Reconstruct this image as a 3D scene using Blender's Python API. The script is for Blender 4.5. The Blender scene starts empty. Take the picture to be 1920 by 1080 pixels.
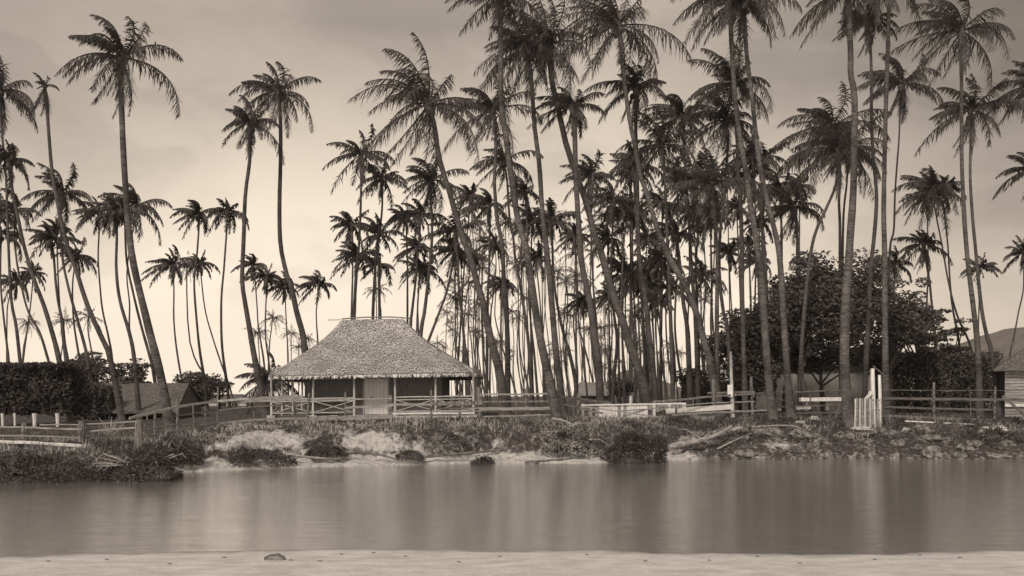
import bpy, math, random
import numpy as np
from mathutils import Vector, Matrix, noise as mnoise
sc = bpy.context.scene
HAZE = 0.00012
random.seed(7)
R_ = math.radians
# ------------------------------------------------------------------ camera
F = 1900.0          # focal length in pixels of a 1920 wide frame
H = 2.85            # eye height over the water
HY = 742.0          # horizon row
cam_d = bpy.data.cameras.new('camera'); cam = bpy.data.objects.new('camera', cam_d)
sc.collection.objects.link(cam); sc.camera = cam
cam.location = (0, 0, H); cam.rotation_euler = (R_(90), 0, 0)
cam_d.sensor_width = 36; cam_d.lens = 36*F/1920
cam_d.shift_y = (HY-540)/1920
cam_d.clip_end = 12000
# ------------------------------------------------------------------ sky
w = bpy.data.worlds.new('World'); sc.world = w; w.use_nodes = True
nt = w.node_tree; nt.nodes.clear()
def N(t, kind, **kw):
    n = t.nodes.new(kind)
    for k, v in kw.items(): setattr(n, k, v)
    return n
def ramp(t, stops, interp='LINEAR'):
    n = t.nodes.new('ShaderNodeValToRGB'); cr = n.color_ramp; cr.interpolation = interp
    while len(cr.elements) > 1: cr.elements.remove(cr.elements[0])
    for i, (p, c) in enumerate(stops):
        e = cr.elements[0] if i == 0 else cr.elements.new(p)
        e.position = p; e.color = (c if len(c) == 4 else (*c, 1)) if isinstance(c, tuple) else (c, c, c, 1)
    return n
CLOUD = (2.1, .4, 0)
SUN_EL, SUN_AZ = R_(42), R_(-154)     # azimuth clockwise from +Y: behind the camera, to the left
tc = N(nt, 'ShaderNodeTexCoord'); sep = N(nt, 'ShaderNodeSeparateXYZ')
nt.links.new(tc.outputs['Generated'], sep.inputs[0])
elr = ramp(nt, [(0.0, 1.15), (0.07, 1.12), (0.15, 0.84), (0.24, 0.50), (0.34, 0.33), (0.5, 0.5), (1.0, 0.62)])
nt.links.new(sep.outputs['Z'], elr.inputs[0])
azr = ramp(nt, [(0.0, 0.62), (0.27, 0.80), (0.38, 0.98), (0.55, 1.0), (0.60, 0.88), (0.66, 0.62), (0.71, 0.43), (0.8, .38), (1.0, 0.5)])
mr = N(nt, 'ShaderNodeMapRange'); mr.inputs[1].default_value = -1; mr.inputs[2].default_value = 1
nt.links.new(sep.outputs['X'], mr.inputs[0]); nt.links.new(mr.outputs[0], azr.inputs[0])
mp = N(nt, 'ShaderNodeMapping'); mp.inputs['Scale'].default_value = (1.0, 1.0, 1.9); mp.inputs['Rotation'].default_value = (0, R_(-28), 0)
mp.inputs['Location'].default_value = CLOUD
nt.links.new(tc.outputs['Generated'], mp.inputs[0])
nz = N(nt, 'ShaderNodeTexNoise'); nz.inputs['Scale'].default_value = 3.4; nz.inputs['Detail'].default_value = 7; nz.inputs['Roughness'].default_value = 0.48; nz.inputs['Distortion'].default_value = .5
nt.links.new(mp.outputs[0], nz.inputs[0])
clr = ramp(nt, [(0.38, 0.80), (0.47, .90), (0.52, 1.03), (0.62, 1.15)], 'EASE')
nz2 = N(nt, 'ShaderNodeTexNoise'); nz2.inputs['Scale'].default_value = 11; nz2.inputs['Detail'].default_value = 8; nz2.inputs['Roughness'].default_value = .6
nt.links.new(mp.outputs[0], nz2.inputs[0])
nmx = N(nt, 'ShaderNodeMath', operation='MULTIPLY_ADD'); nt.links.new(nz2.outputs[0], nmx.inputs[0]); nmx.inputs[1].default_value = .22; nt.links.new(nz.outputs[0], nmx.inputs[2])
nsb = N(nt, 'ShaderNodeMath', operation='SUBTRACT'); nt.links.new(nmx.outputs[0], nsb.inputs[0]); nsb.inputs[1].default_value = .11
nt.links.new(nsb.outputs[0], clr.inputs[0])
# the physical daylight sky, as a black-and-white plate would record it, modulates the hand-set tones a little
sky = N(nt, 'ShaderNodeTexSky', sky_type='NISHITA'); sky.sun_disc = False
sky.sun_elevation = SUN_EL; sky.sun_rotation = SUN_AZ
bw = N(nt, 'ShaderNodeRGBToBW'); nt.links.new(sky.outputs[0], bw.inputs[0])
sk = N(nt, 'ShaderNodeMapRange'); sk.inputs[1].default_value = 0; sk.inputs[2].default_value = 12; sk.inputs[3].default_value = 0.93; sk.inputs[4].default_value = 1.1
nt.links.new(bw.outputs[0], sk.inputs[0])
def mul(t, a, b):
    m = N(t, 'ShaderNodeMath', operation='MULTIPLY'); t.links.new(a, m.inputs[0])
    if isinstance(b, (int, float)): m.inputs[1].default_value = b
    else: t.links.new(b, m.inputs[1])
    return m.outputs[0]
val = mul(nt, mul(nt, mul(nt, elr.outputs[0], azr.outputs[0]), clr.outputs[0]), sk.outputs[0])
tint = ramp(nt, [(0.0, (0.0, 0.0, 0.0)), (0.3, (0.30, 0.257, 0.219)), (0.55, (0.53, 0.455, 0.37)), (1.0, (0.80, 0.69, 0.565))])
nt.links.new(val, tint.inputs[0])
bg = N(nt, 'ShaderNodeBackground'); bg.inputs[1].default_value = 1.0
nt.links.new(tint.outputs[0], bg.inputs[0])
wo = N(nt, 'ShaderNodeOutputWorld'); nt.links.new(bg.outputs[0], wo.inputs[0])
# ------------------------------------------------------------------ sun
sd = bpy.data.lights.new('sun', 'SUN'); sd.energy = 1.6; sd.angle = R_(12); sd.color = (1.0, 0.89, 0.76)
so = bpy.data.objects.new('sun', sd); sc.collection.objects.link(so)
sdir = Vector((math.sin(SUN_AZ)*math.cos(SUN_EL), math.cos(SUN_AZ)*math.cos(SUN_EL), math.sin(SUN_EL)))
so.rotation_euler = sdir.to_track_quat('Z', 'Y').to_euler(); so.location = sdir*60
sc.view_settings.view_transform = 'Standard'; sc.view_settings.look = 'None'
sc.view_settings.exposure = 0.5; sc.view_settings.gamma = 1
sc.cycles.max_bounces = 6; sc.cycles.transparent_max_bounces = 4; sc.cycles.volume_bounces = 1

# ------------------------------------------------------------------ helpers
def P(px, py, D): return Vector(((px-960)/F*D, D, H-(py-HY)/F*D))
def tag(o, label=None, cat=None, group=None, kind=None):
    if label: o['label'] = label
    if cat: o['category'] = cat
    if group: o['group'] = group
    if kind: o['kind'] = kind
    return o
def empty(name, loc, label=None, cat=None, group=None):
    o = bpy.data.objects.new(name, None); sc.collection.objects.link(o)
    o.location = loc; o.empty_display_size = 0.2
    return tag(o, label, cat, group)
class MB:
    """collects shapes in world space, builds ONE mesh object relative to its thing's base"""
    def __init__(s): s.v = []; s.f = []; s.n = 0
    def add(s, v, f):
        v = np.asarray(v, float).reshape(-1, 3); s.v.append(v)
        s.f += [tuple(int(i)+s.n for i in q) for q in f]; s.n += len(v); return s
    def box(s, c, d, rot=None):
        x, y, z = d[0]/2, d[1]/2, d[2]/2
        v = [Vector((a*x, b*y, e*z)) for e in (-1, 1) for b in (-1, 1) for a in (-1, 1)]
        if rot is not None: v = [rot @ q for q in v]
        c = Vector(c); v = [q+c for q in v]
        return s.add(v, [(0, 2, 3, 1), (4, 5, 7, 6), (0, 1, 5, 4), (2, 6, 7, 3), (0, 4, 6, 2), (1, 3, 7, 5)])
    def board(s, a, b, hgt, thk, segs=4, wob=0.008):
        """a plank from a to b, hgt tall, thk deep, slightly uneven"""
        a = Vector(a); b = Vector(b); d = (b-a).normalized(); up = Vector((0, 0, 1))
        side = d.cross(up)
        if side.length < .05: side = Vector((0, 1, 0))
        side.normalize(); u = side.cross(d).normalized()
        vs = []
        for i in range(segs+1):
            t = i/segs; p = a.lerp(b, t) + u*random.uniform(-wob, wob) + side*random.uniform(-wob, wob)
            hh = hgt*random.uniform(.92, 1.06)/2
            for (q, r) in ((-1, -1), (1, -1), (1, 1), (-1, 1)): vs.append(p+side*q*thk/2+u*r*hh)
        fs = [(0, 1, 2, 3), tuple(segs*4+k for k in (3, 2, 1, 0))]
        for i in range(segs):
            for k in range(4): fs.append((i*4+k, i*4+4+k, i*4+4+(k+1) % 4, i*4+(k+1) % 4))
        return s.add(vs, fs)
    def tube(s, pts, rad, n=8, cap=True, wob=0):
        pts = [Vector(p) for p in pts]; m = len(pts)
        if isinstance(rad, (int, float)): rad = [rad]*m
        vs = []
        for i, p in enumerate(pts):
            d = (pts[min(i+1, m-1)]-pts[max(i-1, 0)]).normalized()
            ref = Vector((0, 1, 0)) if abs(d.y) < .9 else Vector((1, 0, 0))
            a = d.cross(ref).normalized(); b = d.cross(a).normalized()
            for k in range(n):
                t = 2*math.pi*k/n; rr = rad[i]*(1+random.uniform(-wob, wob))
                vs.append(p+a*math.cos(t)*rr+b*math.sin(t)*rr)
        fs = [(i*n+k, i*n+(k+1) % n, (i+1)*n+(k+1) % n, (i+1)*n+k) for i in range(m-1) for k in range(n)]
        if cap: fs += [tuple(range(n)), tuple((m-1)*n+k for k in range(n-1, -1, -1))]
        return s.add(vs, fs)
    def build(s, name, mat, parent=None, smooth=False, base=None):
        v = np.vstack(s.v)
        if base is None: base = parent_base(parent) if parent else Vector((0, 0, 0))
        v = v-np.array(base)
        me = bpy.data.meshes.new(name); me.from_pydata(v.tolist(), [], s.f)
        me.materials.append(mat)
        if smooth: me.polygons.foreach_set('use_smooth', [True]*len(me.polygons))
        me.update()
        o = bpy.data.objects.new(name, me); sc.collection.objects.link(o)
        if parent: o.parent = parent
        else: o.location = base
        return o
def parent_base(p):
    b = Vector((0, 0, 0))
    while p: b += p.location; p = p.parent
    return b
def quads(name, v, mat, parent=None, col=None, base=None):
    """fast mesh of loose quads, v = (n,4,3)"""
    n = len(v); vv = v.reshape(-1, 3)
    if base is None: base = parent_base(parent) if parent else Vector((0, 0, 0))
    vv = vv-np.array(base)
    me = bpy.data.meshes.new(name); me.vertices.add(n*4); me.loops.add(n*4); me.polygons.add(n)
    me.vertices.foreach_set('co', vv.astype(np.float32).ravel())
    me.loops.foreach_set('vertex_index', np.arange(n*4, dtype=np.int32))
    me.polygons.foreach_set('loop_start', np.arange(0, n*4, 4, dtype=np.int32))
    try: me.polygons.foreach_set('loop_total', np.full(n, 4, dtype=np.int32))
    except Exception: pass
    me.materials.append(mat)
    if col is not None:
        at = me.attributes.new('tone', 'FLOAT', 'FACE'); at.data.foreach_set('value', col.astype(np.float32))
    me.update(calc_edges=True)
    o = bpy.data.objects.new(name, me); sc.collection.objects.link(o)
    if parent: o.parent = parent
    else: o.location = base
    return o
# ------------------------------------------------------------------ materials (sepia print: every colour is a warm grey)
def grey(v):
    f = min(1, v/.22)
    return (v*(1.09-.08*f), v*(.935+.055*f), v*(.955+.035*f))
def mat(name, v0, v1, scale=3.0, stretch=(1, 1, 1), rough=.9, bump=.0, detail=5, attr=None, contrast=(.35, .65), spec=.2, trans=0, bscale=None, stain=0):
    m = bpy.data.materials.new(name); m.use_nodes = True; t = m.node_tree
    b = t.nodes['Principled BSDF']; b.inputs['Roughness'].default_value = rough; b.inputs['Specular IOR Level'].default_value = spec
    tc = N(t, 'ShaderNodeTexCoord'); mp = N(t, 'ShaderNodeMapping'); mp.inputs['Scale'].default_value = stretch
    t.links.new(tc.outputs['Object'], mp.inputs[0])
    nz = N(t, 'ShaderNodeTexNoise'); nz.inputs['Scale'].default_value = scale; nz.inputs['Detail'].default_value = detail; nz.inputs['Roughness'].default_value = .62
    t.links.new(mp.outputs[0], nz.inputs[0])
    src = nz.outputs[0]
    if attr:
        at = N(t, 'ShaderNodeAttribute', attribute_name=attr)
        mx = N(t, 'ShaderNodeMath', operation='MULTIPLY_ADD'); t.links.new(nz.outputs[0], mx.inputs[0]); mx.inputs[1].default_value = .3
        t.links.new(at.outputs['Fac'], mx.inputs[2]); src = mx.outputs[0]
    rp = ramp(t, [(contrast[0], grey(v0)), (contrast[1], grey(v1))]); t.links.new(src, rp.inputs[0])
    if stain:
        n2 = N(t, 'ShaderNodeTexNoise'); n2.inputs['Scale'].default_value = .55; n2.inputs['Detail'].default_value = 6; n2.inputs['Roughness'].default_value = .7
        t.links.new(tc.outputs['Object'], n2.inputs[0]); r2_ = ramp(t, [(.36, stain), (.62, 1.25)]); t.links.new(n2.outputs[0], r2_.inputs[0])
        mm = N(t, 'ShaderNodeMix', data_type='RGBA', blend_type='MULTIPLY'); mm.inputs[0].default_value = 1
        t.links.new(rp.outputs[0], mm.inputs[6]); t.links.new(r2_.outputs[0], mm.inputs[7]); t.links.new(mm.outputs[2], b.inputs['Base Color'])
    else: t.links.new(rp.outputs[0], b.inputs['Base Color'])
    if bump:
        bp = N(t, 'ShaderNodeBump'); bp.inputs['Strength'].default_value = bump; bp.inputs['Distance'].default_value = .05
        if bscale:
            nb = N(t, 'ShaderNodeTexNoise'); nb.inputs['Scale'].default_value = bscale; nb.inputs['Detail'].default_value = 6
            t.links.new(mp.outputs[0], nb.inputs[0]); t.links.new(nb.outputs[0], bp.inputs['Height'])
        else: t.links.new(nz.outputs[0], bp.inputs['Height'])
        t.links.new(bp.outputs[0], b.inputs['Normal'])
    return m
M = {}
M['trunk'] = mat('palm_bark', .045, .14, 2.2, (1.2, 1.2, 5.5), bump=.7, contrast=(.3, .72), stain=.55)
M['trunk_pale'] = mat('pale_palm_bark', .045, .18, 2.2, (1.6, 1.6, 6.5), bump=.9, contrast=(.3, .7), stain=.4)
M['trunk_far'] = mat('far_palm_bark', .06, .15, 1.5)
M['frond'] = mat('palm_frond', .042, .095, 1.2, rough=.7, spec=.25)
M['frond_far'] = mat('far_palm_frond', .055, .11, 1.2, rough=.8)
M['fibre'] = mat('palm_fibre', .05, .15, 5)
M['coconut'] = mat('coconut_husk', .06, .12, 4, rough=.6)
M['leaf'] = mat('broad_leaf', .05, .13, 1.0, rough=.75, attr='tone', contrast=(.2, 1.1))
M['bark'] = mat('tree_bark', .06, .14, 3, (2, 2, .5), bump=.5)
M['thatch'] = mat('thatch_leaf', .2, .78, 3.0, attr='tone', contrast=(.1, 1.15), bump=.4, bscale=18)
M['thatch_dark'] = mat('weathered_thatch', .04, .20, 9, (1, 1, 1), bump=.9, bscale=14, contrast=(.34, .66), detail=9)
M['thatch_wall'] = mat('pili_grass_wall', .10, .30, 8, (9, 9, .6), bump=.6, contrast=(.38, .62))
M['soffit'] = mat('eave_underside', .07, .12, 5)
M['board'] = mat('weathered_board', .18, .42, 2.5, (1.0, 4, 9), bump=.3)
M['board_v'] = mat('upright_board', .16, .44, 2.5, (7, 7, .5), bump=.3)
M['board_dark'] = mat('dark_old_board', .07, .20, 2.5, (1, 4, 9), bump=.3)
M['post'] = mat('old_fence_post', .08, .30, 3, (6, 6, 1), bump=.4)
M['white'] = mat('limewashed_wood', .62, .88, 3, (4, 4, .8), bump=.15)
M['shed_white'] = mat('old_limewash', .72, .92, 2, (5, 5, .5), bump=.2)
M['pale_pole'] = mat('peeled_pole', .34, .62, 3, (5, 5, .8), bump=.2)
M['door'] = mat('pale_door_board', .74, .92, 1.5, (9, 9, .5), bump=.25)
M['grass'] = mat('dry_grass', .045, .42, 1.0, attr='tone', contrast=(.15, 1.2))
M['rock'] = mat('bank_rock', .035, .34, 3.2, bump=.9, bscale=9, contrast=(.36, .68))
M['rock_pale'] = mat('pale_rock', .26, .6, 3.2, bump=.7, bscale=9)
M['log'] = mat('driftwood', .16, .5, 3, (1, 5, 5), bump=.6)
M['root'] = mat('dead_branch', .05, .22, 4)
M['wallfar'] = mat('far_whitewash', .5, .66, 2)
M['window'] = mat('dark_opening', .02, .03, 2)
M['hill'] = mat('hillside', .07, .13, .02, detail=8)
# ------------------------------------------------------------------ lie of the land
def lerp(tbl, x):
    if x <= tbl[0][0]: return tbl[0][1]
    for (a, b), (c, d) in zip(tbl, tbl[1:]):
        if x <= c: return b+(d-b)*(x-a)/(c-a)
    return tbl[-1][1]
# tables along the river, X in metres
WL = [(-60, 31.5), (-16.6, 33.2), (-13.6, 34.0), (-12.0, 38.0), (-7.7, 40.6), (-1.4, 43.0), (3.8, 42.8), (8, 45.4), (16, 46.4), (23, 45.6), (60, 44)]
TOP = [(-60, 37), (-18, 37), (-14, 38.0), (-12.6, 42), (-10, 44.6), (-6, 46.0), (0, 46.6), (6, 48.2), (10, 50.5), (24, 52), (60, 52)]
TZ = [(-60, 1.15), (-17, 1.10), (-14, 1.14), (-12.6, 1.42), (-11, 1.56), (-8, 1.67), (-4, 1.76), (2, 1.76), (8, 1.68), (14, 1.66), (24, 1.62), (60, 1.6)]
def nzv(x, y, s, k=0.0): return mnoise.noise(Vector((x*s, y*s, k)))
def waterline(X): return lerp(WL, X)+.45*nzv(X, 0, .55, 3)+.2*nzv(X, 0, 2.1, 5)
def g(X, Y):
    yw = waterline(X); yt = lerp(TOP, X); T = lerp(TZ, X)
    if Y < yw: return max(-1.2, -(yw-Y)*.45)
    u = (Y-yw)/(yt-yw)
    if u >= 1:
        far = 1.80-T
        return T+far*min(1, (Y-yt)/(10 if X > -9 else 10+30*min(1, (-9-X)/4)))+.03*nzv(X, Y, .8)*min(1, (Y-yt))
    rocky = max(0, min(1, (X-7)/3))
    st = .34+.13*nzv(X, 0, .5, 9)+.05*nzv(X, 0, 1.7, 2)      # where the cut bank starts
    toe = .30+.14*nzv(X, Y, .8, 1)
    if u < st: h = toe*(u/st)**.7
    else:
        q = (u-st)/(1-st); wdt = .22
        a = min(1, q/wdt); a = a*a*(3-2*a)
        h = toe+(T-toe)*(.55*a+.45*q)
    h2 = T*(u**.8)
    h = h*(1-rocky)+h2*rocky
    amp = min(1, u*5)*min(1, (1-u)*4)
    h += amp*(.16*nzv(X, Y, 1.1, 4)+.09*nzv(X, Y, 2.7, 6)+.05*nzv(X, Y, 6, 7))*(1+.7*rocky)
    return max(h, .015)
def gz(px, D): X = (px-960)/F*D; return Vector((X, D, g(X, D)))
def rng_(a, b, s): return list(np.arange(a, b-1e-6, s))
xs = [-1450, -900, -500, -300, -180, -120, -80, -60, -45, -36, -30]+rng_(-26, 30, .16)+[30, 36, 45, 60, 80, 120, 180, 300, 500, 900, 1450]
ys = [27, 29]+rng_(30.5, 53, .16)+[53, 54, 56, 58, 61, 65, 70, 76, 84, 95, 110, 130, 160, 200, 260, 350, 500, 800, 1300, 1900]
V = [(x, y, g(x, y)) for y in ys for x in xs]; nx = len(xs)
Fc = [(j*nx+i, j*nx+i+1, (j+1)*nx+i+1, (j+1)*nx+i) for j in range(len(ys)-1) for i in range(nx-1)]
me = bpy.data.meshes.new('ground'); me.from_pydata(V, [], Fc)
me.polygons.foreach_set('use_smooth', [True]*len(me.polygons))
# bare sand where the bank has slipped (a real patchiness of the soil, stored per point)
PATCH = [(500, 824, 75, 18, 1.0), (640, 812, 40, 8, .5), (930, 832, 45, 9, .55), (560, 850, 50, 8, .6), (430, 832, 50, 12, .6), (700, 828, 65, 20, 1.0), (790, 840, 50, 12, .7), (590, 812, 30, 8, .3), (870, 815, 30, 14, .3), (1010, 815, 40, 16, .25), (1300, 822, 40, 8, .7), (1400, 805, 60, 8, .4), (1460, 835, 50, 10, .5)]
def sandy(x, y, z):
    if y > 53: return .12
    yw = waterline(x)
    u = (y-yw)/(lerp(TOP, x)-yw)
    toe = max(0, min(1, 1.45-z*2.9)) if u > -.1 else .7
    toe *= max(0.25, min(1, (9.5-x)/2.5))*max(0, min(1, (x+13.2)/1.2))
    if u >= 1: return .1
    px = 960+x/y*F; py = HY+(H-z)/y*F
    pt = 0
    for (cx, cy, rx, ry, s) in PATCH: pt = max(pt, s*math.exp(-(((px-cx)/rx)**2+((py-cy)/ry)**2)))
    n = mnoise.noise(Vector((x*2.2, y*2.2, z*3)))*.5+mnoise.noise(Vector((x*6, y*6, z*6)))*.4
    return max(0, min(1, max(toe, pt)+n*.55))
at = me.attributes.new('sand', 'FLOAT', 'POINT'); at.data.foreach_set('value', [sandy(*v) for v in V])
gm = bpy.data.materials.new('earth_bank'); gm.use_nodes = True; t = gm.node_tree; b = t.nodes['Principled BSDF']
b.inputs['Roughness'].default_value = .95; b.inputs['Specular IOR Level'].default_value = .1
a_ = N(t, 'ShaderNodeAttribute', attribute_name='sand'); tcn = N(t, 'ShaderNodeTexCoord')
n1 = N(t, 'ShaderNodeTexNoise'); n1.inputs['Scale'].default_value = 5; n1.inputs['Detail'].default_value = 8; n1.inputs['Roughness'].default_value = .7; t.links.new(tcn.outputs['Object'], n1.inputs[0])
soil = ramp(t, [(.32, grey(.028)), (.52, grey(.075)), (.68, grey(.24))]); t.links.new(n1.outputs[0], soil.inputs[0])
sand = ramp(t, [(.28, grey(.16)), (.5, grey(.5)), (.7, grey(.68))]); t.links.new(n1.outputs[0], sand.inputs[0])
ad = N(t, 'ShaderNodeMath', operation='MULTIPLY_ADD'); t.links.new(n1.outputs[0], ad.inputs[0]); ad.inputs[1].default_value = .8
t.links.new(a_.outputs['Fac'], ad.inputs[2])
fr = ramp(t, [(.62, 0.0), (1.05, 1.0)]); t.links.new(ad.outputs[0], fr.inputs[0])
mx = N(t, 'ShaderNodeMix', data_type='RGBA'); t.links.new(fr.outputs[0], mx.inputs[0]); t.links.new(soil.outputs[0], mx.inputs[6]); t.links.new(sand.outputs[0], mx.inputs[7])
t.links.new(mx.outputs[2], b.inputs['Base Color'])
bp = N(t, 'ShaderNodeBump'); bp.inputs['Strength'].default_value = .9; bp.inputs['Distance'].default_value = .12; t.links.new(n1.outputs[0], bp.inputs['Height']); t.links.new(bp.outputs[0], b.inputs['Normal'])
me.materials.append(gm)
o = bpy.data.objects.new('ground', me); sc.collection.objects.link(o); tag(o, kind='structure')
# foreground beach
SH = [(-60, 18.0), (-9.2, 17.9), (-6, 18.5), (-3.4, 18.85), (0, 18.75), (5.2, 18.1), (9.5, 18.7), (60, 18.7)]
def beach(x, y):
    s = lerp(SH, x)+.07*nzv(x, 0, 1.5)+.02*nzv(x, 0, 6)
    return (s-y)*.055*(1-.3*min(1, max(0, (s-y)/4)))+.014*nzv(x, y, .9)+.003*nzv(x, y, 3)+.0012*nzv(x, y, 11)
bx = [-60, -40, -25, -18]+rng_(-14, 14, .09)+[14, 18, 25, 40, 60]; by = [-30, -15, -6, 0, 5, 9, 12]+rng_(14, 21, .07)+[21, 24]
Vb = [(x, y, max(-1.3, beach(x, y))) for y in by for x in bx]; nb = len(bx)
me = bpy.data.meshes.new('beach'); me.from_pydata(Vb, [], [(j*nb+i, j*nb+i+1, (j+1)*nb+i+1, (j+1)*nb+i) for j in range(len(by)-1) for i in range(nb-1)])
me.polygons.foreach_set('use_smooth', [True]*len(me.polygons))
bm_ = mat('wet_beach_sand', .36, .68, 1.6, (1, 1.6, 1), bump=.35, bscale=45, detail=10, contrast=(.2, .75))
t = bm_.node_tree; b = t.nodes['Principled BSDF']; src = b.inputs['Base Color'].links[0].from_socket
ge = N(t, 'ShaderNodeNewGeometry'); sp = N(t, 'ShaderNodeSeparateXYZ'); t.links.new(ge.outputs['Position'], sp.inputs[0])
n3 = N(t, 'ShaderNodeTexNoise'); n3.inputs['Scale'].default_value = 2.5; n3.inputs['Detail'].default_value = 6; t.links.new(ge.outputs['Position'], n3.inputs[0])
wz = N(t, 'ShaderNodeMath', operation='MULTIPLY_ADD'); t.links.new(n3.outputs[0], wz.inputs[0]); wz.inputs[1].default_value = -.03; t.links.new(sp.outputs['Z'], wz.inputs[2])
wr = ramp(t, [(.0, .5), (.022, 1.0)]); wa = N(t, 'ShaderNodeMath', operation='ADD'); t.links.new(wz.outputs[0], wa.inputs[0]); wa.inputs[1].default_value = .012; t.links.new(wa.outputs[0], wr.inputs[0])
n4 = N(t, 'ShaderNodeTexNoise'); n4.inputs['Scale'].default_value = 26; n4.inputs['Detail'].default_value = 5; n4.inputs['Roughness'].default_value = .8; t.links.new(ge.outputs['Position'], n4.inputs[0])
gr = ramp(t, [(.33, .62), (.5, 1.0), (.7, 1.12)]); t.links.new(n4.outputs[0], gr.inputs[0])
m1 = N(t, 'ShaderNodeMix', data_type='RGBA', blend_type='MULTIPLY'); m1.inputs[0].default_value = 1; t.links.new(src, m1.inputs[6]); t.links.new(wr.outputs[0], m1.inputs[7])
m2 = N(t, 'ShaderNodeMix', data_type='RGBA', blend_type='MULTIPLY'); m2.inputs[0].default_value = 1; t.links.new(m1.outputs[2], m2.inputs[6]); t.links.new(gr.outputs[0], m2.inputs[7]); t.links.new(m2.outputs[2], b.inputs['Base Color'])
me.materials.append(bm_); o = bpy.data.objects.new('beach', me); sc.collection.objects.link(o); tag(o, kind='structure')
# water
wm = bpy.data.materials.new('river_water'); wm.use_nodes = True; t = wm.node_tree; b = t.nodes['Principled BSDF']
b.inputs['Base Color'].default_value = (*grey(.8), 1); b.inputs['Metallic'].default_value = .88; b.inputs['Roughness'].default_value = .08; b.inputs['IOR'].default_value = 1.5
tcn = N(t, 'ShaderNodeTexCoord'); mp = N(t, 'ShaderNodeMapping'); mp.inputs['Scale'].default_value = (.12, 16, 1); t.links.new(tcn.outputs['Object'], mp.inputs[0])
n1 = N(t, 'ShaderNodeTexNoise'); n1.inputs['Scale'].default_value = 1.3; n1.inputs['Detail'].default_value = 4; t.links.new(mp.outputs[0], n1.inputs[0])
bp = N(t, 'ShaderNodeBump'); bp.inputs['Strength'].default_value = .36; bp.inputs['Distance'].default_value = .024; t.links.new(n1.outputs[0], bp.inputs['Height']); t.links.new(bp.outputs[0], b.inputs['Normal'])
wb = MB().add([(-300, 12, 0), (300, 12, 0), (300, 52, 0), (-300, 52, 0)], [(0, 1, 2, 3)])
tag(wb.build('water', wm), kind='structure')
# hills
def hill(x0, x1, D, prof, seed):
    n = 60; v = []
    rows = 7
    for j in range(rows):
        f = j/(rows-1)
        for i in range(n+1):
            px = x0+(x1-x0)*i/n; hy = lerp(prof, px); hz = (HY-hy)/F*D
            hh = hz*math.sin(math.pi/2*f)*(1+.05*mnoise.noise(Vector((px*.02, f*3, seed))))
            yy = D-(1-f)*D*.25
            v.append(((px-960)/F*D, yy, 1.0+hh))
    for i in range(n+1):
        px = x0+(x1-x0)*i/n; v.append(((px-960)/F*D, D*1.25, 1.0))
    f = [(j*(n+1)+i, j*(n+1)+i+1, (j+1)*(n+1)+i+1, (j+1)*(n+1)+i) for j in range(rows) for i in range(n)]
    o = MB().add(v, f).build('hill', M['hill'], smooth=True); tag(o, kind='structure')
hill(1560, 2300, 1450, [(1560, 745), (1640, 700), (1690, 672), (1760, 655), (1840, 628), (1880, 614), (1930, 610), (2050, 618), (2300, 745)], 1)
hill(1780, 2400, 1150, [(1780, 745), (1850, 668), (1900, 640), (1960, 628), (2200, 640), (2400, 745)], 2)
hill(1080, 1300, 1450, [(1080, 745), (1120, 735), (1145, 705), (1165, 694), (1180, 690), (1200, 700), (1225, 712), (1260, 738), (1300, 745)], 3)

# ------------------------------------------------------------------ palms
WIND = np.array([-1.0, -.15, 0.05])
def frond(rs, az, el, L, droop, windk, nl=30, lw=.055, ll=.24, curl=1.0):
    K = 11; st = 1/(K-1)
    d = np.array([math.cos(az)*math.cos(el), math.sin(az)*math.cos(el), math.sin(el)])
    p = np.zeros(3); ps = [p]; ds = [d]
    for i in range(K-1):
        s = i*st
        d = d+np.array([0, 0, -droop])*st*(.35+1.5*s)+WIND*windk*st*(.3+1.3*s); d = d/np.linalg.norm(d)
        p = p+d*L*st; ps.append(p); ds.append(d)
    ps = np.array(ps); ds = np.array(ds)
    out = []
    up0 = np.array([0, 0, 1.0])
    # midrib: two crossed tapering strips
    rad = np.linspace(.045, .008, K)*min(1.0, L/3.2)
    for ax in (0, 1):
        sd = np.cross(ds, up0); sd /= (np.linalg.norm(sd, axis=1)[:, None]+1e-6)
        if ax: sd = np.cross(sd, ds)
        a = ps+sd*rad[:, None]; c = ps-sd*rad[:, None]
        out.append(np.stack([a[:-1], c[:-1], c[1:], a[1:]], axis=1))
    t = np.linspace(.13, .99, nl); tt = t*(K-1); i0 = np.minimum(tt.astype(int), K-2); fr = (tt-i0)[:, None]
    pp = ps[i0]*(1-fr)+ps[i0+1]*fr; dd = ds[i0]*(1-fr)+ds[i0+1]*fr
    sd = np.cross(dd, up0); nn = np.linalg.norm(sd, axis=1)[:, None]; sd = sd/(nn+1e-3)
    prof = np.clip(np.sin(np.pi*(.14+.80*t)), .06, 1)**.75*np.where(rs.uniform(0, 1, nl) < .13, rs.uniform(.1, .6, nl), 1)
    for sg in (-1, 1):
        j = rs.normal(0, .24, (nl, 3))
        hang = .55*curl+rs.uniform(0, .55, (nl, 1))
        ld = sd*sg*.75+dd*.55+np.array([0, 0, -1.0])*hang+WIND*.35*windk+j
        ld /= np.linalg.norm(ld, axis=1)[:, None]
        l = (L*ll*prof*rs.uniform(.7, 1.1, nl))[:, None]
        hw = dd*lw*.5*rs.uniform(.7, 1.2, (nl, 1))
        mid = pp+ld*l*.5; ld2 = ld+np.array([0, 0, -.55]); ld2 /= np.linalg.norm(ld2, axis=1)[:, None]
        tip = mid+ld2*l*.5
        out.append(np.stack([pp-hw*.8, pp+hw*.8, mid+hw, mid-hw], axis=1))
        out.append(np.stack([mid-hw, mid+hw, tip+hw*.15, tip-hw*.15], axis=1))
    return np.concatenate(out)
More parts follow.
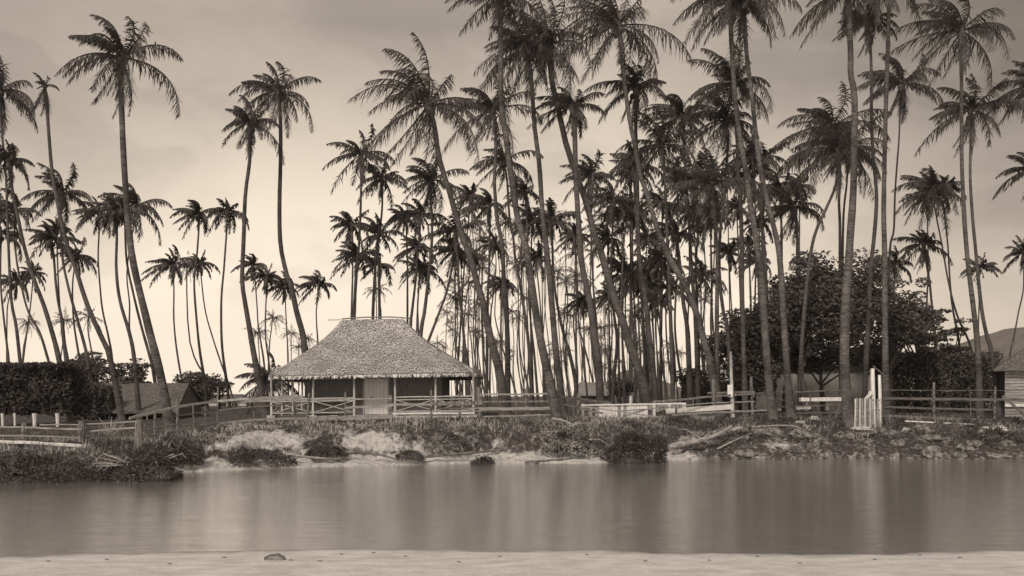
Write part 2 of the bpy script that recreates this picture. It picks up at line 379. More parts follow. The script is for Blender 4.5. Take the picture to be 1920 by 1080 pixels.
def crown_fronds(rs, R, n, windk, style, nl, lw):
    fr = []; blow = rs.uniform(.6, 1.4)
    for k in range(n):
        f = (k+.5)/n
        az = k*2.39996+rs.uniform(-.5, .5)
        el = R_(80-f**.8*112)+rs.uniform(-.22, .22)
        L = R*(1.05+.48*min(1, f*1.8))*rs.uniform(.70, 1.25)
        dr = 1.15+.75*f+rs.uniform(-.35, .45); wk = windk
        if f < .32: wk = windk*1.9*blow; L *= .95; dr *= .75        # young upright leaves are bent over by the wind
        if style == 'skirt' and f > .74: el = R_(-66)+rs.uniform(-.22, .2); L *= .68; dr = .8
        if style == 'ragged':
            L *= rs.uniform(.35, .95)
            if f > .5: el = R_(-66)+rs.uniform(-.25, .2); L = R*rs.uniform(1.3, 2.0); dr = .5
        if f > .9 and style == 'full': el = R_(-58)+rs.uniform(-.2, .2); L *= .75
        fr.append((az, el, L, dr, wk, rs.uniform(.6, 1.5)))
    return [frond(rs, az, el, L, dr, wk*rs.uniform(.5, 1.4), nl, lw*(.55 if style == 'ragged' else 1), curl=cu) for az, el, L, dr, wk, cu in fr]
def spline(pts, n):
    pts = [np.array(p, float) for p in pts]; m = len(pts)
    ext = [2*pts[0]-pts[1]]+pts+[2*pts[-1]-pts[-2]]
    out = []
    for q in range(n+1):
        s = q/n*(m-1); i = min(int(s), m-2); t = s-i
        a, b, c, d = ext[i], ext[i+1], ext[i+2], ext[i+3]
        out.append(.5*((2*b)+(c-a)*t+(2*a-5*b+4*c-d)*t*t+(3*b-a-3*c+d)*t**3))
    return out
FAR_CROWNS = []
def far_crown_mesh(i):
    rs = np.random.RandomState(900+i)
    fs = crown_fronds(rs, 1.0, 17, .25, 'full', 11, .05)
    v = np.concatenate(fs)
    return v
pid = [0]
def palm(D, r, wb, pts, label, style='full', pale=False, group=None, n=None):
    pid[0] += 1; k = pid[0]; rs = np.random.RandomState(100+k)
    base = gz(pts[-1][0], D); by = HY+(H-base.z)/D*F
    pts = list(pts); pts[-1] = (pts[-1][0], by+2)
    pts = [p for i, p in enumerate(pts) if i == len(pts)-1 or p[1] < by-3]
    if len(pts) == 2: pts.insert(1, ((pts[0][0]*.55+pts[1][0]*.45)+2, (pts[0][1]+pts[1][1])/2))
    near = r >= 30
    root = empty('palm_tree', base, label, 'palm', group or 'coconut palms of the grove')
    seg = 26 if near else 9
    ip = spline(pts, seg)
    amp = .5*math.sin(k*1.7); path = []
    for q, p in enumerate(ip):
        t = q/seg
        path.append(P(p[0], p[1], D+amp*math.sin(math.pi*t)*1.0+.35*math.cos(k)*(1-t)))
    rb = wb/2*D/F; rb *= .87; rt = rb*.5
    rad = []
    for q in range(seg+1):
        t = q/seg; rr = rt+(rb-rt)*(.25*t+.75*t**2.3)
        if t > .93: rr *= 1+.4*((t-.93)/.07)**1.5
        rad.append(rr*rs.uniform(.96, 1.04))
    path[-1].z -= .12
    MB().tube(path, rad, 10 if near else 5).build('trunk', M['trunk_pale'] if pale else (M['trunk'] if near else M['trunk_far']), root, smooth=True)
    top = path[0]; R = r*D/F*.95
    if near:
        cb = MB(); u = (path[0]-path[2]).normalized()
        cb.tube([top-u*R*.16, top-u*.1*R, top, top+u*.12*R, top+u*.3*R], [rt*1.05, rt*1.7, rt*2.0, rt*1.5, rt*.3], 8, wob=.15)
        cr = cb.build('crown', M['fibre'], root)
        cr.location = (0, 0, 0)
        big = r >= 55
        fs = crown_fronds(rs, R, n or (25 if big else 20), rs.uniform(.45, 1.0), style, 50 if big else 32, (.052 if big else .075)*max(1, D/60))
        for v in fs:
            quads('frond', v+np.array(top), M['frond'], cr)
        if style != 'ragged':
            nb_ = MB()
            for q in range(7 if big else 4):
                a = rs.uniform(0, 6.28); c = Vector(top)+Vector((math.cos(a)*rt*1.9, math.sin(a)*rt*1.9, -rs.uniform(.1, .5)))
                s = .13*rs.uniform(.8, 1.15); vv = []; ff = []
                for ii in range(5):
                    ph = math.pi*(ii+.5)/5
                    for jj in range(6):
                        th = jj/6*6.283; vv.append(c+Vector((s*math.sin(ph)*math.cos(th), s*math.sin(ph)*math.sin(th), s*1.25*math.cos(ph))))
                ff = [(i*6+j, i*6+(j+1) % 6, i*6+6+(j+1) % 6, i*6+6+j) for i in range(4) for j in range(6)]+[tuple(range(6)), tuple(range(29, 23, -1))]
                nb_.add(vv, ff)
            nb_.build('coconut_cluster', M['coconut'], cr, smooth=True)
    else:
        v = FAR_CROWNS[k % 8]; a = rs.uniform(0, 6.28); c, s = math.cos(a), math.sin(a)
        # rotate only a little so the wind-swept side stays to leeward
        a = rs.uniform(-.6, .6); c, s = math.cos(a), math.sin(a)
        vv = v.copy(); vv[..., 0] = v[..., 0]*c-v[..., 1]*s; vv[..., 1] = v[..., 0]*s+v[..., 1]*c
        quads('crown', vv*R+np.array(top), M['frond_far'], root)
    return root
FAR_CROWNS = [far_crown_mesh(i) for i in range(8)]
exec_palms = []
PAL = [
# ---- left of the hut
(44, 96, 23, [(227,108),(228,200),(234,330),(246,470),(275,600),(300,700),(322,792)], 'tall isolated palm left of the hut, pale thick foot beside the sloping fence', 'skirt', True),
(60, 66, 9, [(0,168),(3,240),(11,330),(15,440),(21,560),(30,610),(38,680),(50,780)], 'tall palm cut by the left edge, highest crown at that edge'),
(50, 34, 13, [(84,160),(87,190),(92,258),(97,317),(104,361),(117,424),(127,463),(142,504),(163,570),(190,632),(207,673),(232,785)], 'ragged palm with broken sparse crown and dead fronds hanging on its stem', 'ragged'),
(55, 54, 13, [(17,300),(22,350),(33,404),(44,457),(62,519),(83,575),(101,635),(111,676),(135,785)], 'leaning palm whose crown hangs just below the highest crown at the left edge'),
(62, 58, 9, [(117,362),(114,410),(115,445),(118,490),(130,546),(145,599),(160,653),(166,688),(185,775)], 'bushy-crowned palm right below the ragged broken palm'),
(72, 42, 7, [(30,392),(27,436),(31,487),(41,540),(53,584),(74,623),(89,670),(118,778)], 'thin curving palm with crown between the left edge and the bushy-crowned palm'),
(58, 42, 11, [(216,398),(219,440),(218,504),(225,564),(243,626),(252,676),(262,775)], 'palm whose crown touches the left side of the tall isolated palm'),
(66, 34, 9, [(234,396),(237,484),(249,546),(264,608),(278,658),(287,694),(300,775)], 'palm with stem running close along the left of the pale-footed palm', 'skirt'),
(75, 50, 5, [(256,386),(248,440),(241,480),(238,522),(243,570),(243,620),(254,690),(262,760)], 'palm whose wide crown spreads right of the tall isolated palm halfway up'),
(75, 36, 6, [(184,400),(186,430),(184,480),(187,530),(192,580),(203,630),(210,672),(218,770)], 'very thin palm standing left of the pair of stems under the crossing crowns'),
(66, 38, 10, [(96,448),(101,484),(105,534),(111,575),(117,605),(121,647),(127,682),(140,775)], 'palm with crown under the bushy-crowned palm near the left edge'),
(70, 30, 6, [(106,428),(108,493),(111,560),(116,620),(124,690),(134,775)], 'slim palm beside the stem of a stouter one, crown just under the bushy crown'),
(85, 34, 6, [(143,478),(137,522),(136,558),(139,610),(150,680),(162,765)], 'palm with small round crown low between ragged palm and thin stem'),
(100, 30, 5, [(62,512),(60,545),(55,590),(48,640),(42,690),(38,760)], 'small palm leaning left, crown against the leaning stem near the left edge'),
(68, 40, 7, [(2,436),(1,525),(6,587),(13,647),(16,680),(20,770)], 'palm at the left edge with crown half out of view low down'),
(100, 30, 4.5, [(30,527),(16,563),(13,605),(13,690),(16,760)], 'small palm by the left edge, its crown beside the leaning stem'),
(130, 22, 4, [(53,606),(48,632),(43,664),(40,755)], 'little palm in the gap above the left end of the leafy arbour'),
(130, 24, 4, [(121,600),(118,640),(112,690),(108,755)], 'little palm above the right end of the leafy arbour'),
(95, 27, 6, [(166,594),(165,620),(172,660),(178,690),(190,765)], 'small palm beside the foot of the ragged palm, above feathery trees'),
(80, 42, 7, [(-6,400),(-8,500),(-4,640),(0,765)], 'palm mostly beyond the left edge, only its fronds reaching in'),
(88, 38, 6, [(323,497),(326,540),(326,600),(332,661),(346,742),(348,760)], 'leftmost of three small palms left of the hut, rounded full crown'),
(92, 28, 5.5, [(351,498),(350,539),(354,628),(367,677),(381,701),(388,760)], 'middle of three small palms left of the hut'),
(92, 30, 5, [(374,492),(377,518),(385,583),(401,640),(416,685),(428,718),(442,760)], 'small palm leaning hard to the left with foot far right, third of three'),
(75, 36, 7.5, [(372,400),(373,424),(369,481),(364,530),(369,604),(375,661),(383,710),(389,765)], 'left palm of the matching pair midway between tall isolated palm and hut'),
(75, 37, 7.5, [(426,395),(426,416),(420,502),(415,563),(416,644),(424,710),(432,765)], 'right palm of the matching pair midway between tall isolated palm and hut'),
(60, 60, 15, [(470,232),(468,270),(468,304),(460,365),(457,446),(454,524),(460,570),(469,623),(476,664),(483,698),(500,775)], 'tall palm left of the hut, shorter of the two with a kinked neck', 'skirt'),
(62, 64, 16, [(523,172),(526,230),(526,304),(524,385),(526,459),(538,516),(546,536),(556,584),(568,628),(571,657),(585,775)], 'tall palm whose foot bends in behind the left roof slope of the hut'),
(92, 30, 5, [(474,497),(478,524),(482,575),(484,608),(490,647),(495,681),(503,760)], 'small palm right beside the kinked-neck palm stem', 'skirt'),
(88, 31, 5.5, [(499,518),(500,541),(498,584),(498,633),(503,671),(506,700),(510,760)], 'small palm with crown touching its left neighbour, left of the hut'),
(92, 30, 4.5, [(534,538),(535,565),(537,608),(539,645),(540,676),(541,760)], 'small palm whose crown meets the bent stem behind the hut roof', 'skirt'),
(100, 33, 4.5, [(597,532),(596,560),(593,584),(594,613),(596,645),(600,760)], 'small lone palm with star-shaped crown over the left roof slope'),
(130, 24, 4, [(511,597),(509,618),(505,652),(500,750)], 'little palm with spiky crown low to the left of the hut'),
(130, 24, 4, [(483,624),(487,680),(492,750)], 'little palm crown crossed by the kinked-neck palm stem'),
(170, 18, 3, [(546,625),(546,660),(547,750)], 'far small palm just left of the bent stem at the roof edge'),
(170, 18, 3, [(578,636),(577,660),(576,750)], 'far small palm just right of the bent stem at the roof edge'),
(150, 17, 3, [(560,650),(560,680),(560,750)], 'far little palm hidden behind the bent stem at the roof edge'),
(66, 58, 12, [(509,716),(510,735),(511,765)], 'young low palm with long fronds behind the left end of the hut'),
# ---- over the roof
(68, 52, 9, [(676,290),(677,344),(676,395),(673,460),(669,500),(664,596),(661,770)], 'taller left palm of the pair rising above the hut ridge', 'full'),
(72, 42, 8, [(716,334),(717,370),(715,408),(708,447),(703,515),(699,600),(697,770)], 'right palm of the pair rising above the hut ridge'),
(85, 34, 6, [(656,420),(661,437),(661,515),(659,600),(657,760)], 'shorter palm left of the pair above the hut ridge'),
(80, 37, 6.5, [(710,440),(709,473),(711,600),(712,765)], 'palm crown halfway down the right palm above the hut ridge'),
(80, 39, 6.5, [(668,480),(667,530),(664,600),(662,765)], 'palm crown low on the left pair palm above the ridge'),
(90, 33, 5.5, [(712,494),(713,575),(714,594),(716,765)], 'palm crown low right above the ridge, second from the roof'),
(120, 25, 4, [(705,543),(706,600),(706,755)], 'lowest small palm crown directly above the hut ridge'),
(66, 62, 10, [(809,338),(808,370),(810,421),(809,464),(803,524),(796,584),(789,628),(780,770)], 'palm with hanging coconuts under the great windblown palm right of the hut', 'skirt'),
(48, 118, 21, [(803,196),(815,238),(823,295),(843,361),(864,434),(884,491),(894,530),(905,565),(917,623),(929,669),(937,700),(948,780)], 'great windblown palm leaning left over the hut roof, largest crown there', 'skirt'),
(80, 38, 5.5, [(882,368),(880,400),(875,450),(869,520),(864,600),(858,700),(856,765)], 'palm with crown just right of the great palm stem'),
(70, 41, 8.5, [(852,470),(849,495),(838,545),(822,590),(803,640),(775,720),(760,775)], 'palm leaning right with its foot behind the right roof slope'),
(72, 43, 8, [(788,402),(787,437),(783,473),(780,519),(772,589),(770,611),(765,770)], 'palm with upright dark crown above the right end of the ridge'),
(76, 34, 6, [(760,408),(762,434),(764,499),(764,536),(764,608),(764,765)], 'palm with crown thrown left, next right of the ridge pair'),
(90, 35, 5, [(782,463),(786,520),(782,600),(778,760)], 'small palm crown in a stack above the right roof slope, upper one'),
(80, 40, 6, [(789,503),(784,555),(783,584),(784,623),(786,765)], 'palm crown in a stack above the right roof slope, lowest one'),
(68, 50, 9, [(854,434),(858,486),(861,548),(866,589),(871,645),(875,673),(881,770)], 'palm with shaggy skirt left of the great palm stem, foot near right eave', 'skirt'),
(140, 20, 3, [(838,586),(836,640),(834,750)], 'far small palm over the right roof slope'),
(120, 28, 4.5, [(878,590),(880,620),(884,645),(892,755)], 'small palm above the right eave'),
(140, 18, 4, [(890,620),(895,647),(901,695),(912,755)], 'far little palm above the tip of the right eave'),
(74, 43, 8, [(918,384),(918,412),(918,465),(917,504),(915,545),(914,584),(913,695),(911,770)], 'straight palm just right of the great palm, shaggy crown halfway up'),
(105, 26, 5, [(926,524),(930,548),(927,582),(930,606),(937,632),(945,664),(956,697),(974,755)], 'crooked thin palm with foot bent right, behind the fence right of hut'),
(110, 30, 4.5, [(928,458),(930,500),(924,560),(920,601),(918,755)], 'small spiky palm crown between great palm and the stout straight one'),
(115, 26, 4.5, [(902,484),(896,540),(892,600),(890,755)], 'small palm with dark tuft crossed by the great palm stem, left one'),
(110, 28, 5, [(879,531),(872,580),(868,650),(866,755)], 'small palm low left of the great palm stem'),
# ---- centre
(58, 76, 13, [(924,208),(929,240),(929,289),(927,337),(929,375),(932,412),(942,460),(944,508),(948,570),(951,620),(952,683),(951,775)], 'straight stout palm between the great palm and tall bare stem, wide shaggy crown', 'skirt'),
(64, 54, 9, [(944,302),(951,340),(955,405),(962,441),(966,484),(974,525),(983,582),(990,635),(995,692),(998,770)], 'slim dark palm just behind the tall bare stem, crown hidden in foliage'),
(46.4, 72, 22, [(938,-12),(939,60),(939,120),(940,196),(948,253),(958,326),(971,412),(985,460),(995,522),(1007,601),(1017,654),(1029,707),(1038,750),(1048,790)], 'tall ringed stem running out of the top, foot on bank edge by fence', 'full', True),
(52, 88, 17, [(990,92),(994,130),(997,163),(1003,244),(1011,306),(1017,400),(1024,460),(1031,525),(1038,610),(1045,683),(1053,741),(1058,780)], 'tall grey palm second right of the hut, crown joined with the thickest crown', 'full', True),
(52.5, 112, 22, [(1028,82),(1032,120),(1035,155),(1047,204),(1060,265),(1080,326),(1101,385),(1113,436),(1127,473),(1138,513),(1151,558),(1166,597),(1179,641),(1195,687),(1210,734),(1222,785)], 'great palm with the thickest crown and long straw skirt, stem leaning left over board fence', 'skirt'),
(53, 106, 17, [(1160,48),(1164,91),(1168,130),(1174,181),(1182,233),(1190,270),(1200,326),(1213,364),(1226,408),(1239,447),(1257,488),(1280,527),(1298,566),(1309,597),(1319,636),(1332,682),(1352,770)], 'palm with pale steeply leaning stem and long arching fronds right of centre', 'full', True),
(56, 64, 14, [(1191,166),(1192,190),(1192,246),(1194,300),(1196,396),(1197,460),(1202,510),(1208,545),(1214,597),(1221,661),(1228,729),(1232,780)], 'palm with coconuts close right of the pale leaning stem', 'skirt'),
(51, 60, 20, [(1074,200),(1077,228),(1078,264),(1080,337),(1085,421),(1091,496),(1104,555),(1114,623),(1122,687),(1125,739),(1128,782)], 'thick-footed palm behind the white board fence, crown under the thickest crown', 'skirt'),
(74, 47, 6.5, [(1107,330),(1108,357),(1108,421),(1110,490),(1113,545),(1117,591),(1122,680),(1126,765)], 'slim upright palm crossing behind the thick-footed palm'),
(68, 42, 9, [(1032,411),(1035,440),(1036,472),(1038,520),(1043,560),(1053,611),(1065,654),(1077,705),(1084,770)], 'palm with open arching crown between the two thick central stems'),
(85, 36, 6, [(996,410),(997,436),(995,500),(991,552),(997,620),(1002,668),(1010,762)], 'palm crown just right of the tall ringed stem, lower right'),
(82, 38, 6, [(985,358),(988,420),(995,600),(1000,762)], 'palm crown just right of the tall ringed stem, upper right'),
(95, 35, 5.5, [(1004,484),(1012,560),(1017,640),(1020,760)], 'low palm crown between the tall ringed stem and tall grey palm'),
(100, 27, 5, [(1061,528),(1064,552),(1064,590),(1061,635),(1062,692),(1068,758)], 'small palm with open fan crown between the central stems'),
(90, 31, 5, [(1077,443),(1082,520),(1080,600),(1083,760)], 'highest of a stack of three crowns left of thick-footed palm'),
(100, 29, 5.5, [(1079,477),(1077,560),(1075,608),(1079,649),(1082,758)], 'middle of a stack of three crowns left of thick-footed palm'),
(98, 28, 6, [(1082,516),(1085,584),(1085,610),(1098,659),(1114,726),(1122,758)], 'lowest of a stack of three crowns, stem slanting to the right'),
(64, 47, 9, [(1149,375),(1149,421),(1146,499),(1148,560),(1152,595),(1157,640),(1152,700),(1147,768)], 'dark palm between thick-crowned palm stem and pale leaning stem'),
(78, 40, 6, [(1139,447),(1140,486),(1142,600),(1144,765)], 'palm crown behind the middle of the great left-leaning central stem'),
(75, 45, 6.5, [(1176,398),(1168,480),(1166,600),(1172,765)], 'bushy crown left of the coconut-bearing palm stem, half way up'),
(66, 48, 8, [(1187,315),(1190,360),(1195,450),(1203,560),(1213,700),(1219,772)], 'crown thrown left beside the fork of the pale leaning stem'),
(56, 70, 11, [(1242,272),(1247,344),(1250,420),(1256,560),(1260,680),(1262,778)], 'palm with heavy dark crown right of the pale leaning stem'),
(60, 62, 10, [(1279,218),(1281,246),(1285,318),(1291,395),(1295,473),(1299,532),(1304,600),(1310,773)], 'tall palm with crown swept up between two heavy crowns right of centre'),
(72, 36, 8, [(1239,486),(1240,520),(1241,558),(1240,610),(1239,646),(1239,713),(1240,765)], 'small crown on a dark upright stem under the pale leaning stem'),
(80, 44, 6.5, [(1169,502),(1162,545),(1160,640),(1162,765)], 'low bushy crown just left of the coconut-bearing palm stem'),
(110, 25, 4.5, [(1182,543),(1181,584),(1180,640),(1180,757)], 'small crown low right of the great central stem, upper one'),
(110, 23, 4, [(1200,596),(1206,650),(1210,757)], 'small crown low by the foot of the coconut-bearing palm'),
(120, 22, 4, [(1195,641),(1198,690),(1200,755)], 'smallest crown low by the foot of the coconut-bearing palm'),
(120, 21, 4, [(1229,560),(1231,640),(1234,755)], 'small crown low between two upright stems right of centre'),
(70, 36, 8, [(1252,541),(1254,571),(1258,610),(1262,646),(1270,768)], 'low crown touching the underside of the pale leaning stem', 'skirt'),
(60, 54, 14, [(1268,440),(1275,500),(1280,558),(1288,610),(1291,661),(1295,773)], 'shaggy dark palm with skirt under the pale leaning stem', 'skirt'),
(60, 58, 8, [(1302,340),(1310,412),(1305,495),(1308,600),(1312,773)], 'heavy crown left of the densest crown cluster'),
(54, 70, 12, [(1334,345),(1340,399),(1344,464),(1345,515),(1344,619),(1346,778)], 'densest dark crown in the cluster right of centre, straight dark stem', 'skirt'),
(58, 82, 10, [(1361,225),(1365,262),(1362,314),(1359,366),(1350,440),(1349,516),(1356,583),(1364,619),(1376,774)], 'palm with wide crown left behind the ringed pair of tall stems'),
(56, 84, 11, [(1374,158),(1379,220),(1382,275),(1384,327),(1388,390),(1391,477),(1392,567),(1398,776)], 'palm crown crossed by the left one of the ringed pair of tall stems'),
(50.8, 88, 19, [(1366,-22),(1369,30),(1375,142),(1383,228),(1398,318),(1406,375),(1416,438),(1426,505),(1431,567),(1440,700),(1450,785)], 'left of the ringed pair of tall stems running out of the top', 'full', True),
(52, 80, 17, [(1394,6),(1396,30),(1400,102),(1410,183),(1422,293),(1440,385),(1454,438),(1462,484),(1467,560),(1476,700),(1483,785)], 'right of the ringed pair of tall stems near the top right of centre', 'full', True),
(62, 60, 10, [(1489,390),(1494,425),(1495,480),(1497,600),(1500,773)], 'crown thick with coconuts left of the broad leafy trees', 'skirt'),
(66, 46, 9, [(1461,352),(1465,420),(1466,600),(1470,772)], 'crown just right of the ringed pair of tall stems'),
(70, 44, 7, [(1408,292),(1418,360),(1430,420),(1435,480),(1440,600),(1442,770)], 'crown seen between the ringed pair of tall stems'),
(100, 31, 4.5, [(1366,471),(1368,505),(1371,567),(1375,620),(1378,760)], 'low palm crown left of the broad leafy trees'),
(95, 29, 5, [(1310,513),(1308,560),(1306,640),(1306,760)], 'small crown below the heavy crown cluster, beside the pale leaning stem'),
(130, 21, 3.5, [(1320,562),(1321,620),(1322,755)], 'far small palm right below the pale leaning stem'),
(80, 42, 6, [(1330,400),(1334,477),(1335,567),(1334,635),(1335,765)], 'thin pale stem just left of the densest dark crown'),
# ---- right
(55, 88, 11, [(1570,282),(1568,342),(1550,389),(1532,428),(1521,470),(1510,560),(1500,700),(1498,775)], 'palm with stem slanting down left out of the huge windswept crown'),
(58, 84, 9, [(1560,238),(1573,300),(1576,333),(1573,375),(1575,431),(1575,600),(1577,775)], 'palm bearing the top of the huge windswept crown right of centre'),
(62, 58, 8, [(1590,280),(1588,340),(1581,418),(1580,600),(1584,772)], 'slim palm tucked against the tall stem beside the huge windswept crown'),
(50.2, 84, 24, [(1590,-18),(1592,40),(1595,100),(1595,139),(1602,178),(1602,255),(1600,359),(1595,431),(1591,495),(1586,560),(1584,612),(1584,700),(1594,800)], 'thickest ringed stem on the right, running down to the picket gate', 'full', True),
(55, 58, 12, [(1630,40),(1631,61),(1634,142),(1634,224),(1638,305),(1643,353),(1643,392),(1639,444),(1634,490),(1630,560),(1624,680),(1620,775)], 'palm with wavy stem between the two thick ringed stems on the right', 'skirt'),
(52.8, 80, 16, [(1669,-52),(1667,0),(1665,81),(1661,204),(1658,326),(1657,407),(1659,485),(1659,573),(1660,680),(1662,785)], 'straight dark ringed stem right of the picket gate running out of the top', 'full', True),
(60, 70, 6.5, [(1690,158),(1687,204),(1686,255),(1682,307),(1678,366),(1676,431),(1669,464),(1666,560),(1672,773)], 'palm with very thin stem and dark round crown right of the two thick stems', 'skirt'),
(53.5, 96, 14, [(1803,58),(1801,81),(1803,163),(1803,285),(1807,391),(1814,484),(1825,576),(1833,650),(1838,780)], 'taller palm of the right-hand pair with long drooping fronds'),
(55, 76, 11, [(1821,206),(1821,244),(1819,326),(1823,400),(1829,465),(1840,576),(1851,632),(1859,660),(1876,775)], 'shorter palm of the right-hand pair, crown crossed by the taller stem', 'skirt'),
(68, 56, 6, [(1750,352),(1753,391),(1766,458),(1779,532),(1796,595),(1821,654),(1846,770)], 'palm with crown blown left, foot bending far right to the pair'),
(70, 36, 6, [(1769,348),(1768,376),(1777,458),(1781,524),(1786,576),(1799,650),(1808,770)], 'palm sharing the middle right crown cluster, right stem of two'),
(76, 38, 5, [(1735,370),(1737,391),(1739,421),(1740,500),(1735,640),(1730,765)], 'palm at the left of the middle right crown cluster, thin stem'),
(64, 48, 8, [(1731,458),(1738,500),(1742,521),(1747,569),(1753,632),(1756,700),(1760,770)], 'palm with a ball-like crown and hanging skirt above the hedge', 'skirt'),
(72, 42, 6, [(1678,495),(1675,560),(1670,640),(1668,770)], 'palm crown rising from the broad leafy trees beside the straight ringed stem'),
(95, 30, 4.5, [(1837,502),(1836,560),(1834,640),(1832,760)], 'small palm crown crossed by the right-hand pair of stems', 'skirt'),
(55, 58, 10, [(1936,160),(1940,300),(1945,600),(1950,775)], 'upper palm crown at the right edge, stem out of view'),
(58, 54, 10, [(1936,318),(1942,400),(1950,600),(1960,775)], 'middle palm crown at the right edge, stem out of view'),
(80, 33, 5, [(1918,474),(1919,539),(1910,584),(1901,632),(1893,672),(1887,765)], 'thin palm leaning over the clapboard house at the right edge'),
]
for a in PAL:
    a = list(a); D, r, wb_, pts, lab = a[:5]; style = a[5] if len(a) > 5 else 'full'; pale = a[6] if len(a) > 6 else False
    palm(D, r, wb_, pts, lab, style, pale)
# little far palms that look alike
FL = 'tiny far palm in the distant grove seen low between the big stems'
rr = random.Random(5)
tiny = [(969,597,18),(1057,589,20),(960,658,10),(1053,660,11),(1104,618,18),(1030,665,11),(932,640,17),(1138,581,18),(1108,615,17),(1127,615,24),(1135,661,13)]
for i in range(56):
    x = rr.choice([rr.uniform(955, 1240), rr.uniform(1020, 1380), rr.uniform(820, 960)]); tiny.append((x, rr.uniform(600, 695), rr.uniform(8, 17)))
for i, (x, y, r) in enumerate(tiny):
    D = 2.9*F/r/1.05; D = min(D, 330); lean = rr.uniform(-4, 16)
    palm(D, r, max(1.6, r*.16), [(x, y), (x+lean*.2, (y+750)/2), (x+lean, 750)], FL, group='tiny far palms low between the big stems')
# tall thin background stems of the grove (crowns merged in the canopy), far right-centre
FL2 = 'thin background palm filling the dense grove behind the big right-centre stems'
for i in range(34):
    x = rr.uniform(1110, 1520); y = rr.uniform(290, 580); D = rr.uniform(78, 120)
    palm(D, rr.uniform(30, 42)*80/D+4, 5.5*80/D+1, [(x, y), (x+rr.uniform(-3, 6), y+(750-y)*.35), (x+rr.uniform(-4, 10), y+(750-y)*.7), (x+rr.uniform(0, 22), 760)], FL2, group='background palms of the dense grove')
FL3 = 'thin background palm in the open grove right of the hut'
for i in range(52):
    x = rr.uniform(850, 1240); y = rr.uniform(400, 600); D = rr.uniform(90, 140)
    palm(D, 27*90/D+4, 5*80/D+.6, [(x, y), (x+rr.uniform(-3, 6), y+(750-y)*.35), (x+rr.uniform(-4, 10), y+(750-y)*.7), (x+rr.uniform(0, 22), 760)], FL3, group='background palms of the open grove')
# ------------------------------------------------------------------ broad-leaved trees, hedge, bushes
def leaves(rs, blobs, n, size, flat=.5):
    """n leaf-sized quads through the volume of clumps; blobs = (centre, (rx,ry,rz), weight)"""
    ws = np.array([b[2] for b in blobs], float); ws /= ws.sum(); out = []; tone = []
    for (c, rad, _), wgt in zip(blobs, ws):
        m = max(4, int(n*wgt)); d = rs.normal(0, 1, (m, 3)); d /= np.linalg.norm(d, axis=1)[:, None]
        q = d*(rs.uniform(.25, 1, (m, 1))**.45)*np.array(rad)+np.array(c)
        a = rs.normal(0, 1, (m, 3)); a[:, 2] *= flat; a /= np.linalg.norm(a, axis=1)[:, None]
        b = np.cross(a, rs.normal(0, 1, (m, 3))); b /= np.linalg.norm(b, axis=1)[:, None]
        s = size*rs.uniform(.5, 1.2, (m, 1))
        out.append(np.stack([q-a*s, q+b*s*.42, q+a*s, q-b*s*.42], axis=1))
        tone.append(np.clip(rs.uniform(.1, .9)*.6+rs.uniform(0, .5, m), 0, 1))
    return np.concatenate(out), np.concatenate(tone)
def clumps(rs, ctr, rad, n, cr, layered=False):
    out = []
    for i in range(n):
        d = rs.normal(0, 1, 3); d /= np.linalg.norm(d); q = np.array(ctr)+d*np.array(rad)*(rs.uniform(.1, 1)**.5)*(rs.uniform(1.0, 1.35) if rs.uniform() < .3 else .92)
        s = cr*rs.uniform(.6, 1.35); out.append((q, (s*1.3, s*1.2, s*(.35 if layered else .75)), s*s))
    return out
tid = [0]
def tree(px, D, crown_px, label, n=5000, size=.14, cl=34, cr=.75, layered=False, lean=0, tw=.17, name='leafy_tree', cat='tree', nt_=1, depth=2.2, mat_=None):
    """crown_px = (cx, cy, rx, ry) in frame pixels at distance D"""
    tid[0] += 1; rs = np.random.RandomState(40+tid[0])
    base = gz(px, D); root = empty(name, base, label, cat)
    cx, cy, rx, ry = crown_px; c = P(cx, cy, D); RX = rx*D/F; RZ = ry*D/F
    bl = clumps(rs, c, (RX*.9, min(RX, depth), RZ*.9), cl, cr, layered)
    v, tn = leaves(rs, bl, n, size)
    tr = MB(); top = c
    for k in range(nt_):
        b0 = base+Vector((k*.8-.4*(nt_-1), .2*k, -.15)); mid = b0.lerp(c, .5)+Vector((lean, 0, 0))
        tr.tube(spline([b0, b0.lerp(mid, .6)+Vector((lean*.5, 0, 0)), mid, c], 10), [tw*(1.25-.09*q) for q in range(11)], 7, wob=.06)
    limbs = sorted(bl, key=lambda b: -b[2])[:12]
    for (q, s_, _) in limbs:
        st = Vector(base.lerp(c, rs.uniform(.45, .8))+Vector((lean*.8, 0, 0)))
        m_ = st.lerp(Vector(q), .5)+Vector((0, 0, -.15))
        tr.tube([st, m_, Vector(q)], [tw*.42, tw*.28, tw*.1], 5)
    tr.build('trunk', M['bark'], root, smooth=True)
    quads('crown', v, mat_ or M['leaf'], root, tn)
    return root
tree(1440, 61, (1428, 640, 62, 108), 'dark leafy tree at the left end of the broad thicket, behind the ringed pair', 11000, size=.15, lean=.4, cl=50, depth=2.6)
tree(1530, 58, (1510, 580, 78, 108), 'dense dark tree with leaning trunk in front of the pale board shed', 15000, size=.15, lean=-.5, cl=60, cr=.85, depth=2.8)
tree(1568, 57, (1590, 568, 78, 108), 'dense dark tree with upright trunk, tallest of the broad thicket', 13500, size=.15, lean=.25, cl=60, cr=.85, depth=2.8)
tree(1655, 60, (1676, 606, 76, 92), 'dark tree behind the straight ringed stem with sky showing through', 6500, cl=54, cr=.5)
tree(1545, 62, (1535, 668, 100, 24), 'low dark crown spreading just over the pale shed roof', 6500, size=.15, cl=40, cr=.6, nt_=1)
tree(1645, 63, (1642, 666, 42, 30), 'small dark tree filling the gap above the picket gate', 4200, size=.15, cl=24, cr=.6)
